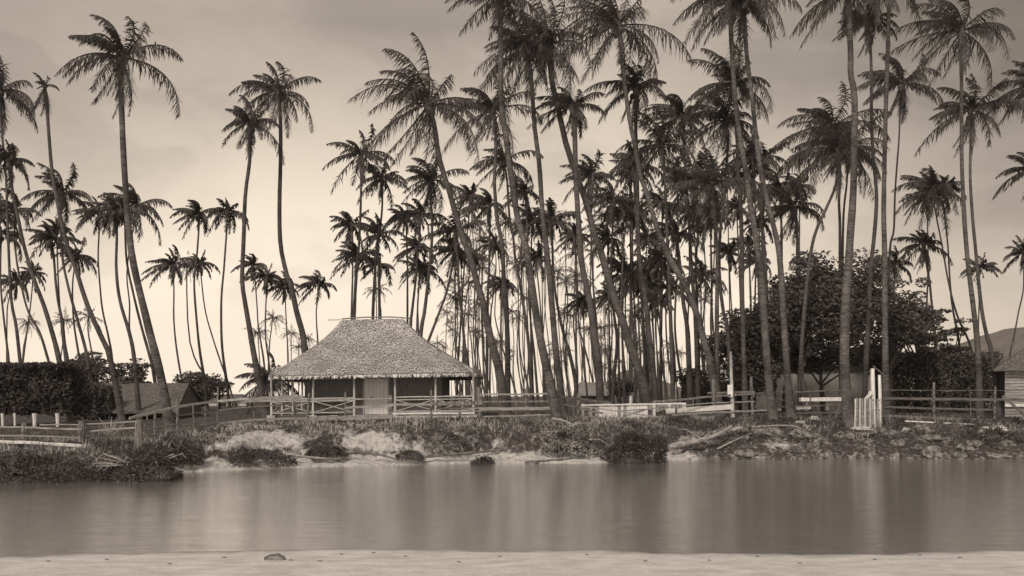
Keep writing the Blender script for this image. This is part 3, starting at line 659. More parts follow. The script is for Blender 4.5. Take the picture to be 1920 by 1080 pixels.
tree(1718, 64, (1722, 625, 75, 78), 'open spreading tree with flat layers of leaves above the hedge', 4600, cl=44, cr=.5, layered=True)
tree(1790, 70, (1782, 650, 62, 48), 'low thin spreading tree at the right end above the hedge', 2200, cl=30, cr=.42, layered=True)
tree(1380, 66, (1376, 672, 50, 66), 'low dark tree behind the tall bare pole', 6500, cr=.65)
tree(1310, 72, (1312, 712, 48, 26), 'low dark bushy tree behind the foot of the pale leaning palm', 2600, cr=.5)
tree(1163, 85, (1163, 727, 26, 18), 'small round tree far behind the white board fence', 1800, size=.16, cl=16, cr=.5)
tree(225, 64, (225, 715, 52, 40), 'feathery tree behind the low thatched house at left', 4200, cl=30, cr=.5, layered=True)
tree(150, 66, (150, 705, 50, 42), 'dark feathery tree beside the leafy arbour', 4200, cl=26, cr=.6)
tree(255, 75, (262, 692, 22, 20), 'small wispy treetop over the low thatched house', 500, cl=16, cr=.35, layered=True)
tree(180, 80, (172, 668, 34, 14), 'thin wispy treetop left of the ragged palm foot', 500, cl=14, cr=.35, layered=True)
tree(372, 78, (365, 722, 52, 30), 'dark tree right of the gabled house at left', 3600, size=.16, cl=26, cr=.7)
tree(410, 80, (412, 722, 26, 16), 'small layered tree beside the dark tree left of the hut', 900, cl=12, cr=.5, layered=True)
def hedge(x0, x1, y0, D, dep, label, n, name='hedge', y1=None, mat_=None, size=.13, cat='hedge'):
    tid[0] += 1; rs = np.random.RandomState(70+tid[0])
    base = gz((x0+x1)/2, D); W = (x1-x0)/F*D; zt = P(0, y0, D).z; z0 = base.z if y1 is None else P(0, y1, D).z
    m = n; q = np.stack([rs.uniform(-W/2, W/2, m)+base.x, D+rs.uniform(0, dep, m)**1.0, z0+(zt-z0)*rs.uniform(0, 1, m)**.8], axis=1)
    q[:, 2] += np.array([.22*nzv(a, 0, .7, tid[0])*max(0, (z-z0)/(zt-z0)) for a, z in zip(q[:, 0], q[:, 2])])+rs.normal(0, .05, m)
    a = rs.normal(0, 1, (m, 3)); a /= np.linalg.norm(a, axis=1)[:, None]; b = np.cross(a, rs.normal(0, 1, (m, 3))); b /= np.linalg.norm(b, axis=1)[:, None]
    s = size*rs.uniform(.5, 1.2, (m, 1))
    tn = np.array([.5+.5*nzv(u, w_, 1.3, 3) for u, w_ in zip(q[:, 0], q[:, 2])])*.8
    return quads(name, np.stack([q-a*s, q+b*s*.5, q+a*s, q-b*s*.5], axis=1), mat_ or M['leaf'], None, tn, base=base), base
o, _ = hedge(1662, 1885, 660, 63, 2.0, '', 12000); tag(o, 'long dark hedge behind the rail fence at right', 'hedge')
o, _ = hedge(1285, 1420, 722, 70, 2.0, '', 5000); tag(o, 'dark low hedge behind the fence left of the pale board shed', 'hedge')
o, _ = hedge(128, 205, 722, 57.5, 2.0, '', 3600); tag(o, 'dark scrub between the leafy arbour and the low thatched house', 'hedge')
# leafy arbour at left
ax0, ax1, D = -30, 132, 50
ar = empty('arbour', gz(50, D), 'dark flat-topped leafy arbour on white posts at the left edge', 'arbour')
rs = np.random.RandomState(3); W0, W1 = (ax0-960)/F*D, (ax1-960)/F*D; zt, zb = P(0, 683, D).z, P(0, 776, D).z
m = 17000; q = np.stack([rs.uniform(W0, W1, m), D+rs.uniform(0, 3.2, m)*rs.uniform(0, 1, m), rs.uniform(zb, zt, m)], axis=1)
q += np.array([[.35*nzv(b_, c_, 1.1, 3), .5*nzv(a_, c_, .9, 5), .22*nzv(a_, b_, 1.0, 7)] for a_, b_, c_ in q])
a = rs.normal(0, 1, (m, 3)); a /= np.linalg.norm(a, axis=1)[:, None]; b = np.cross(a, rs.normal(0, 1, (m, 3))); b /= np.linalg.norm(b, axis=1)[:, None]; s = .12*rs.uniform(.5, 1.2, (m, 1))
bl = [(np.array([W0+(W1-W0)*i/13, D+rs.uniform(0, .8), zt-.04]), (.24, .5, .16), 1) for i in range(14)]
v2, t2 = leaves(rs, bl, 2600, .09)
quads('foliage', np.concatenate([np.stack([q-a*s, q+b*s*.5, q+a*s, q-b*s*.5], axis=1), v2]), M['leaf'], ar, np.concatenate([rs.uniform(0, .45, m), t2*.5]))
# dark brush backing
MB().box(((W0+W1)/2, D+2.2, (zt+zb)/2-.1), (W1-W0-1.2, 1.6, zt-zb-.8)).build('brush_core', M['thatch_wall'], ar)
for px, wd in ((5, .16), (28, .14), (65, .24), (108, .22)):
    p0 = gz(px, D-.15); p0.z -= .1
    MB().tube([p0, p0+Vector((0, 0, .5)), Vector((p0.x-.02, p0.y, zb+.03))], [wd*.36, wd*.42, wd*.5], 7).build('post', M['white'], ar)

# ------------------------------------------------------------------ the thatched hut
D0 = 50.0
hb = Vector(((700-960)/F*D0, 55, 1.72))
hut = empty('thatched_hut', hb, 'grass-walled hut with big hipped thatch roof and open verandah', 'hut')
tilt = .0165
def tz(x): return (x-(-6.85))*tilt
rs = np.random.RandomState(11)
# roof: loops from ridge to eave
prof = [(0, 0), (.05, .045), (.13, .17), (.27, .35), (.44, .52), (.62, .675), (.80, .83), (.93, .93), (1.0, 1.0)]   # (outward, downward)
rxl, rxr, exl, exr = -9.05, -6.0, -12.05, -1.72
ry0, ry1, ey0, ey1 = 54.8, 55.2, 49.6, 60.4
ZR, ZE = 6.98, 3.90
def roofpt(u, t):
    """u around 0..1, t down 0..1"""
    for (a, b), (c, d) in zip(prof, prof[1:]):
        if t <= c or c == 1.0:
            dn = b+(d-b)*max(0, (t-a)/(c-a)); break
    x0 = rxl+(exl-rxl)*t; x1 = rxr+(exr-rxr)*t; y0 = ry0+(ey0-ry0)*t; y1 = ry1+(ey1-ry1)*t
    w_, d_ = x1-x0, y1-y0; Ls = [w_, d_, w_, d_]; tot = sum(Ls)
    # equal share per side of the loop so that grid lines follow the hips
    k = int(u*4) % 4; f = u*4-int(u*4)
    if k == 0: x, y = x0+w_*f, y0
    elif k == 1: x, y = x1, y0+d_*f
    elif k == 2: x, y = x1-w_*f, y1
    else: x, y = x0, y1-d_*f
    # rounded hips
    cx, cy = (x0+x1)/2, (y0+y1)/2
    q = max(0, 1-min(f, 1-f)/.07)**2*.16*t*t
    x += (cx-x)*q*.35; y += (cy-y)*q*.6
    z = ZR+(ZE-ZR)*dn+tz(x)
    return Vector((x, y, z))
NU, NT = 160, 26; rv = []
for j in range(NT+1):
    for i in range(NU):
        p = roofpt(i/NU, j/NT); n_ = .05*nzv(p.x, p.z*2+p.y, 1.2, 1)+.03*nzv(p.x, p.y+p.z, 5, 2); p.z += n_; rv.append(p)
for i in range(NU):      # thickness of the eave
    p = roofpt(i/NU, 1.0); c = Vector((-6.9, 55, p.z)); rv.append(Vector(p)+Vector((0, 0, -.20))+(c-p).normalized()*.12)
for i in range(NU):      # underside
    p = roofpt(i/NU, .80); rv.append(p+Vector((0, 0, -.22)))
rf = [(j*NU+i, (j+1)*NU+i, (j+1)*NU+(i+1) % NU, j*NU+(i+1) % NU) for j in range(NT+2) for i in range(NU)]
rf.append(tuple(range(NU)))
roof = MB().add(rv, rf).build('roof', M['thatch'], hut)
# leaf tufts over the thatch
nq = 62000; uu = rs.uniform(0, 1, nq); vv_ = rs.uniform(0.0, 1, nq)**.72; Q = []; TN = []
for u, v in zip(uu, vv_):
    if .27 < u < .98 and rs.uniform() < .75: continue
    p = roofpt(u, v); p2 = roofpt(u, min(1, v+.02)) if v < .97 else p+(p-roofpt(u, v-.02))
    dn = (p2-p).normalized(); e = roofpt((u+.002) % 1, v)-p; e.normalize(); nrm = e.cross(dn).normalized()
    if nrm.z < 0: nrm = -nrm
    ang = rs.normal(0, .45); d = (dn*math.cos(ang)+e*math.sin(ang)+nrm*rs.uniform(.0, .25)).normalized(); s_ = d.cross(nrm).normalized()
    L = rs.uniform(.05, .13); wd = rs.uniform(.012, .03); o_ = p+nrm*rs.uniform(.01, .06)
    Q.append([o_-s_*wd, o_+s_*wd, o_+d*L+s_*wd*.5, o_+d*L-s_*wd*.5]); TN.append(min(1, max(0, rs.normal(.52, .2)+.3*nzv(p.x, p.z*2, .8, 3))))
for k in range(1500):   # ragged fringe
    u = rs.uniform(0, 1); p = roofpt(u, 1.0); c = Vector((-6.9, 55, p.z)); e = roofpt((u+.002) % 1, 1.0)-p; e.normalize()
    out = (p-c).normalized(); d = (Vector((0, 0, -1))+out*.25+e*rs.normal(0, .25)).normalized(); o_ = p+Vector((0, 0, -.02))+out*rs.uniform(-.06, .05)
    L = rs.uniform(.06, .19); wd = rs.uniform(.03, .07)
    Q.append([o_-e*wd, o_+e*wd, o_+d*L+e*wd*.5, o_+d*L-e*wd*.5]); TN.append(min(1, max(0, rs.normal(.5, .25))))
quads('thatch_leaves', np.array([[list(c) for c in q_] for q_ in Q]), M['thatch'], roof, np.array(TN))
rp = MB(); rp.tube([(-9.25, 55, ZR+.08+tz(-9.25)), (-8, 55, ZR+.15+tz(-8)), (-6.5, 55, ZR+.14+tz(-6.5)), (-5.55, 55, ZR+.05+tz(-5.5))], .035, 6)
rp.tube([(-9.3, 55.1, ZR+.0), (-10.0, 55.0, ZR-.02)], .02, 5); rp.build('ridge_pole', M['thatch'], roof)
# floor
zf = 1.93
MB().box((-6.85, 55, zf-.08), (10.1, 9.6, .14), Matrix.Rotation(-math.atan(tilt), 3, 'Y')).build('floor', M['board'], hut)
# walls
wx0, wx1, wy0, wy1 = -10.45, -3.57, 51.25, 58.0
dx0, dx1 = (683.5-960)/F*51.2, (727-960)/F*51.2
wz1 = 4.3
wl = MB(); wl.box(((wx0+dx0)/2, wy0, (zf+wz1)/2), (dx0-wx0, .2, wz1-zf)); wl.box(((wx1+dx1)/2, wy0, (zf+wz1)/2), (wx1-dx1, .2, wz1-zf))
wl.box(((dx0+dx1)/2, wy0, 4.0), (dx1-dx0, .2, .58)); wl.box(((wx0+wx1)/2, wy1, (zf+wz1)/2), (wx1-wx0, .2, wz1-zf))
wl.box((wx0+.1, (wy0+wy1)/2, (zf+wz1)/2), (.2, wy1-wy0-.2, wz1-zf)); wl.box((wx1-.1, (wy0+wy1)/2, (zf+wz1)/2), (.2, wy1-wy0-.2, wz1-zf))
wall = wl.build('wall', M['thatch_wall'], hut)
# grass bundles standing on the wall face
Q = []; TN = []
for k in range(2600):
    x = rs.uniform(wx0, wx1)
    if dx0-.03 < x < dx1+.03: continue
    z = rs.uniform(zf, wz1-.3); L = rs.uniform(.5, 1.2); wd = rs.uniform(.01, .022); y = wy0-.105-rs.uniform(0, .03); l = rs.normal(0, .02)
    Q.append([(x-wd, y, z), (x+wd, y, z), (x+l+wd*.6, y-.01, min(z+L, wz1)), (x+l-wd*.6, y-.01, min(z+L, wz1))])
quads('grass_bundles', np.array(Q, float), M['thatch_wall'], wall)
dr = MB()
nbd = 6
for k in range(nbd):
    bw_ = (dx1-dx0)/nbd; dr.box((dx0+bw_*(k+.5), wy0-.06-.004*(k % 2), (zf+3.98)/2), (bw_-.012, .05, 3.98-zf))
door = dr.build('door', M['door'], hut)
MB().box((dx0+.35, wy0-.1, 2.75), (.06, .03, .12)).build('handle', M['window'], door)
fr_ = MB(); fr_.box((dx0-.04, wy0-.11, 2.95), (.07, .06, 2.05)); fr_.box((dx1+.04, wy0-.11, 2.95), (.07, .06, 2.05)); fr_.build('door_frame', M['pale_pole'], door)
# verandah posts and rails
fx = [-11.88, -9.82, -7.79, -5.77, -3.77, -1.90]; fy = 50.05; byk = 59.9
def vpost(x, y, r=.062): MB().tube([(x+random.uniform(-.02, .02), y, zf-.2+tz(x)), (x, y, 3.0), (x+random.uniform(-.03, .03), y, 4.25+tz(x))], [r, r*.95, r*.85], 8).build('post', M['pale_pole'], hut, smooth=True)
for x in fx: vpost(x, fy)
for x in fx[::1]: vpost(x, byk)
for y in (52.4, 54.9, 57.4): vpost(fx[0], y); vpost(fx[-1], y)
def bay(x0, y0, x1, y1, bot=.12):
    m_ = MB(); z0 = zf+tz(x0); z1 = zf+tz(x1); zt_ = .82
    m_.tube([(x0, y0, z0+zt_), ((x0+x1)/2, (y0+y1)/2, (z0+z1)/2+zt_+.01), (x1, y1, z1+zt_)], .036, 6)
    m_.tube([(x0, y0, z0+zt_-.13), (x1, y1, z1+zt_-.13)], .026, 6)
    m_.tube([(x0, y0, z0+bot), (x1, y1, z1+bot)], .03, 6)
    m_.tube([(x0, y0-.03, z0+bot), (x1, y1-.03, z1+zt_-.12)], .022, 6)
    m_.tube([(x0, y0-.065, z0+zt_-.12), (x1, y1-.065, z1+bot)], .022, 6)
    m_.build('railing', M['pale_pole'], hut)
for i in (0, 1, 3, 4): bay(fx[i], fy, fx[i+1], fy)
for a_y, b_y in ((fy, 52.4), (52.4, 54.9), (54.9, 57.4), (57.4, byk)):
    bay(fx[0], a_y, fx[0], b_y); bay(fx[-1], a_y, fx[-1], b_y)
for i in range(5): bay(fx[i], byk, fx[i+1], byk)
# stone footings and steps
ft = MB()
for x in fx+[-8.8, -6.8, -4.8, -2.8]: ft.box((x, 50.1, 1.72), (.4, .35, .32))
ft.build('footing', M['rock_pale'], hut)
st = MB(); st.board(P(735, 783, 48.9), P(892, 781, 48.9), .09, .3); st.board(P(735, 776, 49.3), P(890, 774, 49.3), .07, .25); st.build('step', M['white'], hut)

# ------------------------------------------------------------------ fences
def fence(label, posts, rails, matp='post', cat='fence', name='rail_fence', group=None):
    """posts: (px, ytop, D, width m[, px_top]); rails: list of polylines [(px,y,D)..], height m, material key"""
    b = gz(posts[0][0], posts[0][2]); root = empty(name, b, label, cat, group)
    for p in posts:
        px, yt, D, wd = p[:4]; ptx = p[4] if len(p) > 4 else px+random.uniform(-1.2, 1.2); mk = p[5] if len(p) > 5 else matp
        lo = gz(px, D); lo.z -= .25; hi = P(ptx, yt, D)
        pts = [lo, lo.lerp(hi, .4)+Vector((random.uniform(-.015, .015), 0, 0)), lo.lerp(hi, .8), hi]
        MB().tube(pts, [wd*.55, wd*.52, wd*.48, wd*.4], 7, wob=.08).build('post', M[mk], root)
    for rl in rails:
        pl, hgt, mk = rl[:3]; thk = rl[3] if len(rl) > 3 else .035
        for a, c in zip(pl, pl[1:]):
            A = P(*a); C = P(*c); off = Vector((0, -.09-random.uniform(0, .02), 0))
            dd = (C-A).normalized()*.06
            MB().board(A+off-dd, C+off+dd+Vector((0, -.012, 0)), hgt, thk, 5, .012).build('rail', M[mk], root)
    return root
fence('low rail fence at the bottom left corner with one white bottom plank',
      [(45, 793, 36.8, .24), (153, 790, 36.9, .26), (-60, 793, 36.8, .2)],
      [([(-60, 799, 36.6), (45, 801, 36.6), (153, 805, 36.7)], .06, 'board'), ([(-60, 815, 36.6), (45, 817, 36.6), (150, 820, 36.7)], .05, 'board'), ([(-60, 826, 36.6), (45, 829, 36.6), (153, 836, 36.7)], .11, 'white')])
fence('low rail fence continuing from the thick leaning post to the stout dark post at left',
      [(260, 788, 37.2, .3), (185, 800, 37.4, .07)],
      [([(80, 796, 37.2), (153, 796, 37.2), (258, 790, 37.3)], .05, 'board'), ([(160, 810, 37.2), (258, 801, 37.3)], .06, 'board'), ([(160, 821, 37.2), (258, 818, 37.3)], .05, 'board_dark')])
fence('sloping rail fence climbing the bank from the stout post towards the hut',
      [(333, 746, 41.5, .12), (290, 768, 41.0, .08), (363, 757, 43.0, .07), (408, 724, 44, .07), (477, 742, 44.6, .1), (385, 760, 43.6, .07), (556, 742, 45.2, .12, 550), (574, 737, 45.2, .12, 580)],
      [([(246, 784, 38), (333, 763, 41.3), (408, 752, 43.8), (477, 747, 44.4), (556, 745, 45)], .1, 'pale_pole'), ([(265, 791, 38.2), (333, 780, 41.3), (408, 769, 43.8), (477, 762, 44.4), (556, 758, 45)], .06, 'post'),
       ([(265, 807, 38.2), (333, 796, 41.3)], .06, 'board'), ([(265, 820, 38.2), (333, 809, 41.3), (408, 794, 43.8), (477, 787, 44.4), (574, 785, 45)], .09, 'board'), ([(452, 750, 44.2), (563, 746, 44.9)], .24, 'board', .04)])
fence('weathered rail fence in front of the hut verandah',
      [(648, 735, 45.9, .1), (733, 741, 46.2, .17), (808, 731, 46.4, .1), (862, 739, 46.5, .12), (901, 726, 46.6, .2, 897)],
      [([(566, 750, 45.3), (648, 749, 45.7), (733, 747, 46)], .07, 'board'), ([(650, 764, 45.7), (733, 761, 46)], .11, 'board'), ([(578, 785, 45.3), (648, 784, 45.7), (733, 780, 46)], .23, 'board', .05),
       ([(733, 759, 46), (808, 758, 46.2)], .12, 'board'), ([(808, 757, 46.3), (862, 756, 46.4), (901, 755, 46.4)], .19, 'post', .045), ([(733, 773, 46), (808, 772, 46.2), (901, 770, 46.4)], .06, 'board'), ([(808, 779, 46.3), (901, 777, 46.4)], .07, 'post'), ([(820, 766, 46.6), (901, 765, 46.5)], .08, 'board')])
fence('rail fence between the hut and the tall ringed stem',
      [(988, 728, 46.9, .2), (968, 752, 47.4, .07)],
      [([(901, 740, 46.5), (988, 739, 46.8), (1040, 738, 46.9)], .08, 'board'), ([(901, 753, 46.5), (988, 753, 46.8), (1032, 752, 46.9)], .07, 'post'), ([(901, 767, 46.5), (988, 766, 46.8), (1035, 765, 46.9)], .15, 'board'), ([(901, 781, 46.5), (988, 779, 46.8), (1040, 777, 46.9)], .06, 'board')])
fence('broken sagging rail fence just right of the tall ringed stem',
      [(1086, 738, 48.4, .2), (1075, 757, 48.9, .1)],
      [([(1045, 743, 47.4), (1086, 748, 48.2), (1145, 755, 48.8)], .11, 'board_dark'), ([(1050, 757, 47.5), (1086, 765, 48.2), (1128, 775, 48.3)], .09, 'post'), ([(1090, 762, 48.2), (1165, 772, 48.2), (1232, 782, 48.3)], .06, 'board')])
# white palisade
pf = empty('board_fence', gz(1115, 49.6), 'short fence of upright whitewashed boards behind the sagging rails', 'fence')
D = 49.6; x = 1090; k = 0
while x < 1208:
    wpx = random.uniform(4.8, 8.2); w_ = wpx/F*D; p = P(x+wpx/2, 0, D); top = P(0, 757+random.uniform(-.6, 1.2), D).z; bot = P(0, 788+random.uniform(-1, 1.5), D).z
    if x > 1112 or k % 2 == 0:
        MB().box((p.x, D+random.uniform(-.012, .012), (top+bot)/2), (w_-.012, .025, top-bot)).build('board', M['white'] if x > 1112 and random.random() > .12 else M['board_v'], pf)
    x += wpx; k += 1
MB().board(P(1090, 760, D-.05), P(1285, 756, D-.05), .07, .05).build('rail', M['white'], pf)
pb = empty('board_fence', gz(1240, 50.6), 'continuation of the board fence, shorter greyer boards hung behind rails', 'fence')
x = 1209
while x < 1285:
    wpx = random.uniform(5, 9); D = 50.6; p = P(x+wpx/2, 0, D); top = P(0, 758-(x-1209)*.04, D).z; bot = P(0, 768 + random.uniform(-1, 14), D).z
    MB().box((p.x, D+random.uniform(-.01, .01), (top+bot)/2), ((wpx-.6)/F*D, .025, top-bot)).build('board', M['board_v'] if random.random() < .6 else M['white'], pb); x += wpx
fence('rail fence with pale planks running right from the board fence to the tall bare pole',
      [(1267, 718, 50.2, .1), (1338, 711, 51.0, .17), (1412, 706, 51.8, .16, 1408), (1300, 745, 51.5, .06)],
      [([(1225, 753, 50), (1267, 750, 50), (1338, 743, 50.8), (1412, 738, 51.6)], .10, 'post'), ([(1162, 771, 49.4), (1267, 762, 50), (1338, 755, 50.8)], .06, 'board'),
       ([(1250, 771, 50.2), (1338, 765, 50.9), (1372, 762, 51.3)], .26, 'white', .03), ([(1262, 778, 50), (1338, 773, 50.8), (1412, 770, 51.6), (1462, 768, 52)], .09, 'board'), ([(1196, 795, 48.9), (1267, 788, 50), (1338, 783, 50.8)], .1, 'board'),
       ([(1328, 737, 51.2), (1412, 735, 51.7)], .1, 'post'), ([(1345, 755, 51), (1412, 753, 51.6)], .06, 'board'), ([(1290, 786, 50.6), (1338, 787, 50.8), (1410, 782, 51.6)], .07, 'board_dark')])
pole = empty('pole', gz(1374, 51.3), 'tall bare pale pole standing among the fence rails', 'pole')
MB().tube([gz(1374, 51.2)-Vector((0, 0, .2)), P(1373, 745, 51.2), P(1371, 700, 51.2), P(1370, 659, 51.2)], [.1, .09, .08, .06], 7, wob=.05).build('shaft', M['pale_pole'], pole, smooth=True)
MB().box(P(1369, 733, 51.05), (.26, .04, .62)).build('pale_board', M['white'], pole)
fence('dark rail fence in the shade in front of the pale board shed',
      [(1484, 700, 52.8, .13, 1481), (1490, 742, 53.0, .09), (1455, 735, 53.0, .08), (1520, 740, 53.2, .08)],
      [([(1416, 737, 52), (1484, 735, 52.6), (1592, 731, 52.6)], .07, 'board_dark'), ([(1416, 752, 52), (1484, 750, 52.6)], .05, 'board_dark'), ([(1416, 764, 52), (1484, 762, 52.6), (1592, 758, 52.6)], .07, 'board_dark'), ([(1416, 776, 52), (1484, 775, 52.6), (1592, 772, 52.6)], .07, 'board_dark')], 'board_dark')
# picket gate
gt = empty('picket_gate', gz(1630, 50.5), 'small gate of thin upright pickets between two white posts', 'gate')
for i in range(17):
    px = 1603+i*3.15; MB().tube([gz(px, 49.7)-Vector((0, 0, -.02)), P(px+random.uniform(-1.2, 1.2), 747+random.uniform(-2, 2), 49.8)], random.uniform(.022, .034), 6).build('picket', M['board' if i % 3 else 'white'], gt)
MB().board(P(1600, 752, 49.9), P(1656, 750, 49.9), .06, .04).build('cross_rail', M['board_dark'], gt)
MB().board(P(1600, 770, 49.9), P(1656, 768, 49.9), .06, .04).build('cross_rail', M['board_dark'], gt)
for (px, yt, wd) in ((1638, 691, .2), (1651, 703, .15)):
    MB().tube([gz(px, 50.5), P(px-1, 740, 50.5), P(px-2, yt, 50.5)], [wd*.6, wd*.55, wd*.5], 8).build('post', M['white'], gt)
MB().board(P(1634, 735, 50.3), P(1624, 748, 50.2), .16, .05).build('brace', M['white'], gt)
MB().board(P(1637, 686, 50.4), P(1660, 706, 50.5), .05, .04).build('brace', M['board_dark'], gt)
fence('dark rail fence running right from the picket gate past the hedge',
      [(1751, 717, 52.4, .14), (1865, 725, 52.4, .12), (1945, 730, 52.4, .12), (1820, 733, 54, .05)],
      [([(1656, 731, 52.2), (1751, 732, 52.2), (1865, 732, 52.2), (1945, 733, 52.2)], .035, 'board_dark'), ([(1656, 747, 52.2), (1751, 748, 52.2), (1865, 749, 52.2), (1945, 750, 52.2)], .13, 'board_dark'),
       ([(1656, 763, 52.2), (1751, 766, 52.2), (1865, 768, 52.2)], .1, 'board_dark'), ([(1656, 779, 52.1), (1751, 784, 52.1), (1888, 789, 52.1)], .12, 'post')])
o = MB().tube([P(1697, 790, 51.0), P(1760, 793, 50.8), P(1833, 796.5, 50.6)], [.045, .04, .03], 6).build('stick', M['white']); tag(o, 'long thin white stick lying below the dark right rail fence', 'stick')
o = MB().board(P(1880, 742, 51.5), P(1935, 792, 51.0), .14, .06).build('plank', M['board_dark']); tag(o, 'dark plank sloping down in front of the clapboard house', 'plank')
# white trough / bench
bn = empty('bench', gz(1540, 53.4), 'low white plank bench in the shade left of the thick ringed stem', 'bench')
MB().board(P(1500, 749, 53.4), P(1592, 748, 53.4), .2, .35).build('seat', M['white'], bn)
for px in (1512, 1550, 1588): MB().box(P(px, 762, 53.4), (.1, .28, .42)).build('leg', M['board'], bn)
o = MB().board(P(1492, 765, 52.9), P(1520, 763, 52.9), .2, .12).build('stone_block', M['rock_pale']); tag(o, 'pale block lying under the left end of the white bench', 'block')
# ------------------------------------------------------------------ other buildings
def shed(label, x0, x1, D, dep, ytop, wallm, roofm, ridge_y=None, over=.3, name='shed', planks=True):
    b = gz((x0+x1)/2, D); r = empty(name, b, label, 'shed' if name == 'shed' else 'house')
    X0, X1 = (x0-960)/F*D, (x1-960)/F*D; zt_ = P(0, ytop, D).z; z0 = b.z-.1
    m_ = MB(); m_.box(((X0+X1)/2, D+dep/2, (z0+zt_)/2), (X1-X0, dep, zt_-z0))
    wl_ = m_.build('wall', M[wallm], r)
    if planks:
        m_ = MB(); x = X0
        while x < X1-.05:
            w_ = min(random.uniform(.18, .3), X1-x); m_.box((x+w_/2, D-.02-random.uniform(0, .012), (z0+zt_)/2), (w_-.02, .03, zt_-z0)); x += w_
        m_.build('cladding', M[wallm], wl_)
    rz = P(0, ridge_y, D+dep/2).z if ridge_y else zt_+.6
    xa, xb, ya, yb = X0-over, X1+over, D-over*1.5, D+dep+over; ym = D+dep/2; zz = zt_-.05
    vs = [(xa, ya, zz), (xb, ya, zz), (xb, yb, zz), (xa, yb, zz), (xa, ym, rz), (xb, ym, rz)]
    vs += [(a, b_, c+.1) for a, b_, c in vs]
    rfm = MB().add(vs, [(6, 7, 11, 10), (8, 9, 10, 11), (0, 4, 5, 1), (2, 5, 4, 3), (0, 1, 7, 6), (2, 3, 9, 8), (0, 6, 10, 4), (3, 4, 10, 9), (1, 5, 11, 7), (2, 8, 11, 5)])
    ro = rfm.build('roof', M[roofm], r)
    gb = MB().add([(X0, D, zt_), (X0, D+dep, zt_), (X0, ym, rz), (X1, D, zt_), (X1, D+dep, zt_), (X1, ym, rz)], [(0, 1, 2), (3, 5, 4)]); gb.build('gable', M[wallm], r)
    return r, (X0, X1, zt_, z0)
shed('pale board shed behind the dark leafy trees', 1446, 1622, 66, 4, 688, 'shed_white', 'board_dark', 684)
# right clapboard house
rh = empty('clapboard_house', Vector(((1884-960)/F*53.5, 53.5, 1.55)), 'clapboard house with shingled hip roof cut by the right edge', 'house')
X0, X1, Y0, Y1 = (1884-960)/F*53.5, 33.5, 53.5, 60; zt_ = P(0, 690, 53.5).z; z0 = 1.5
MB().box(((X0+X1)/2, (Y0+Y1)/2, (z0+zt_)/2), (X1-X0-.1, Y1-Y0, zt_-z0)).build('wall', M['board_dark'], rh)
cl = MB(); z = z0+.3
while z < zt_: cl.box(((X0+X1)/2, Y0-.03, z), (X1-X0, .04, .14), Matrix.Rotation(R_(-9), 3, 'X')); z += .16
cl.build('clapboards', M['board'], rh)
MB().box(((X0+X1)/2, Y0-.12, P(0, 760, 53.5).z), (X1-X0, .1, .14)).build('sill_plank', M['white'], rh)
xa, xb, ya, yb = X0-.55, X1+.5, Y0-.5, Y1+.5; zz = zt_-.08; rz = zt_+2.4
vs = [(xa, ya, zz), (xb, ya, zz), (xb, yb, zz), (xa, yb, zz), (xa+3.6, (ya+yb)/2, rz), (xb-3.6, (ya+yb)/2, rz), (xa, ya, zz-.09), (xb, ya, zz-.09), (xb, yb, zz-.09), (xa, yb, zz-.09)]
MB().add(vs, [(0, 1, 5, 4), (1, 2, 5), (2, 3, 4, 5), (3, 0, 4), (6, 7, 1, 0), (7, 8, 2, 1), (8, 9, 3, 2), (9, 6, 0, 3), (9, 8, 7, 6)]).build('roof', M['thatch_dark'], rh)
rh.rotation_euler = (0, 0, R_(-22))
# low thatched house at left
lh = empty('thatched_house', gz(245, 58), 'low dark thatched house with a gable, half hidden at left', 'house')
D = 60; X0, X1 = (165-960)/F*D, (338-960)/F*D; ze = P(0, 760, D).z; zr = P(0, 722, D).z+.15
def slab(name, pts, mk, par, th=.12):
    vs = [Vector(p) for p in pts]; n_ = len(vs); vs2 = [v-Vector((0, 0, th)) for v in vs]
    MB().add(vs+vs2, [tuple(range(n_)), tuple(range(2*n_-1, n_-1, -1))]+[(i, i+n_, (i+1) % n_+n_, (i+1) % n_) for i in range(n_)]).build(name, M[mk], par)
slab('roof', [(X0, D-.2, ze), (X1, D-.2, ze), (X1-.3, D+2.6, zr), (X0-.2, D+2.6, zr)], 'thatch_dark', lh)
slab('roof', [(X0, D+5.4, ze), (X1, D+5.4, ze), (X1-.3, D+2.65, zr), (X0-.2, D+2.65, zr)], 'thatch_dark', lh)
slab('verandah_roof', [(X0-1.4, D-2.2, ze-.35), (X1+.65, D-2.2, ze-.32), (X1-.25, D-.15, ze+.28), (X0-.8, D-.15, ze+.2)], 'thatch_dark', lh)
MB().box(((X0+X1)/2, D+2.6, (1.6+ze)/2), (X1-X0-.6, 4.8, ze-1.6)).build('wall', M['thatch_wall'], lh)
MB().add([(X1-.3, D+.1, ze), (X1-.3, D+5.1, ze), (X1-.35, D+2.6, zr-.1)], [(0, 1, 2)]).build('gable', M['thatch_wall'], lh)
for px in (180, 205, 232, 262, 276, 292, 306): MB().tube([gz(px, 57.9), P(px, 768, 57.9)], .045, 6).build('post', M['board'], lh)
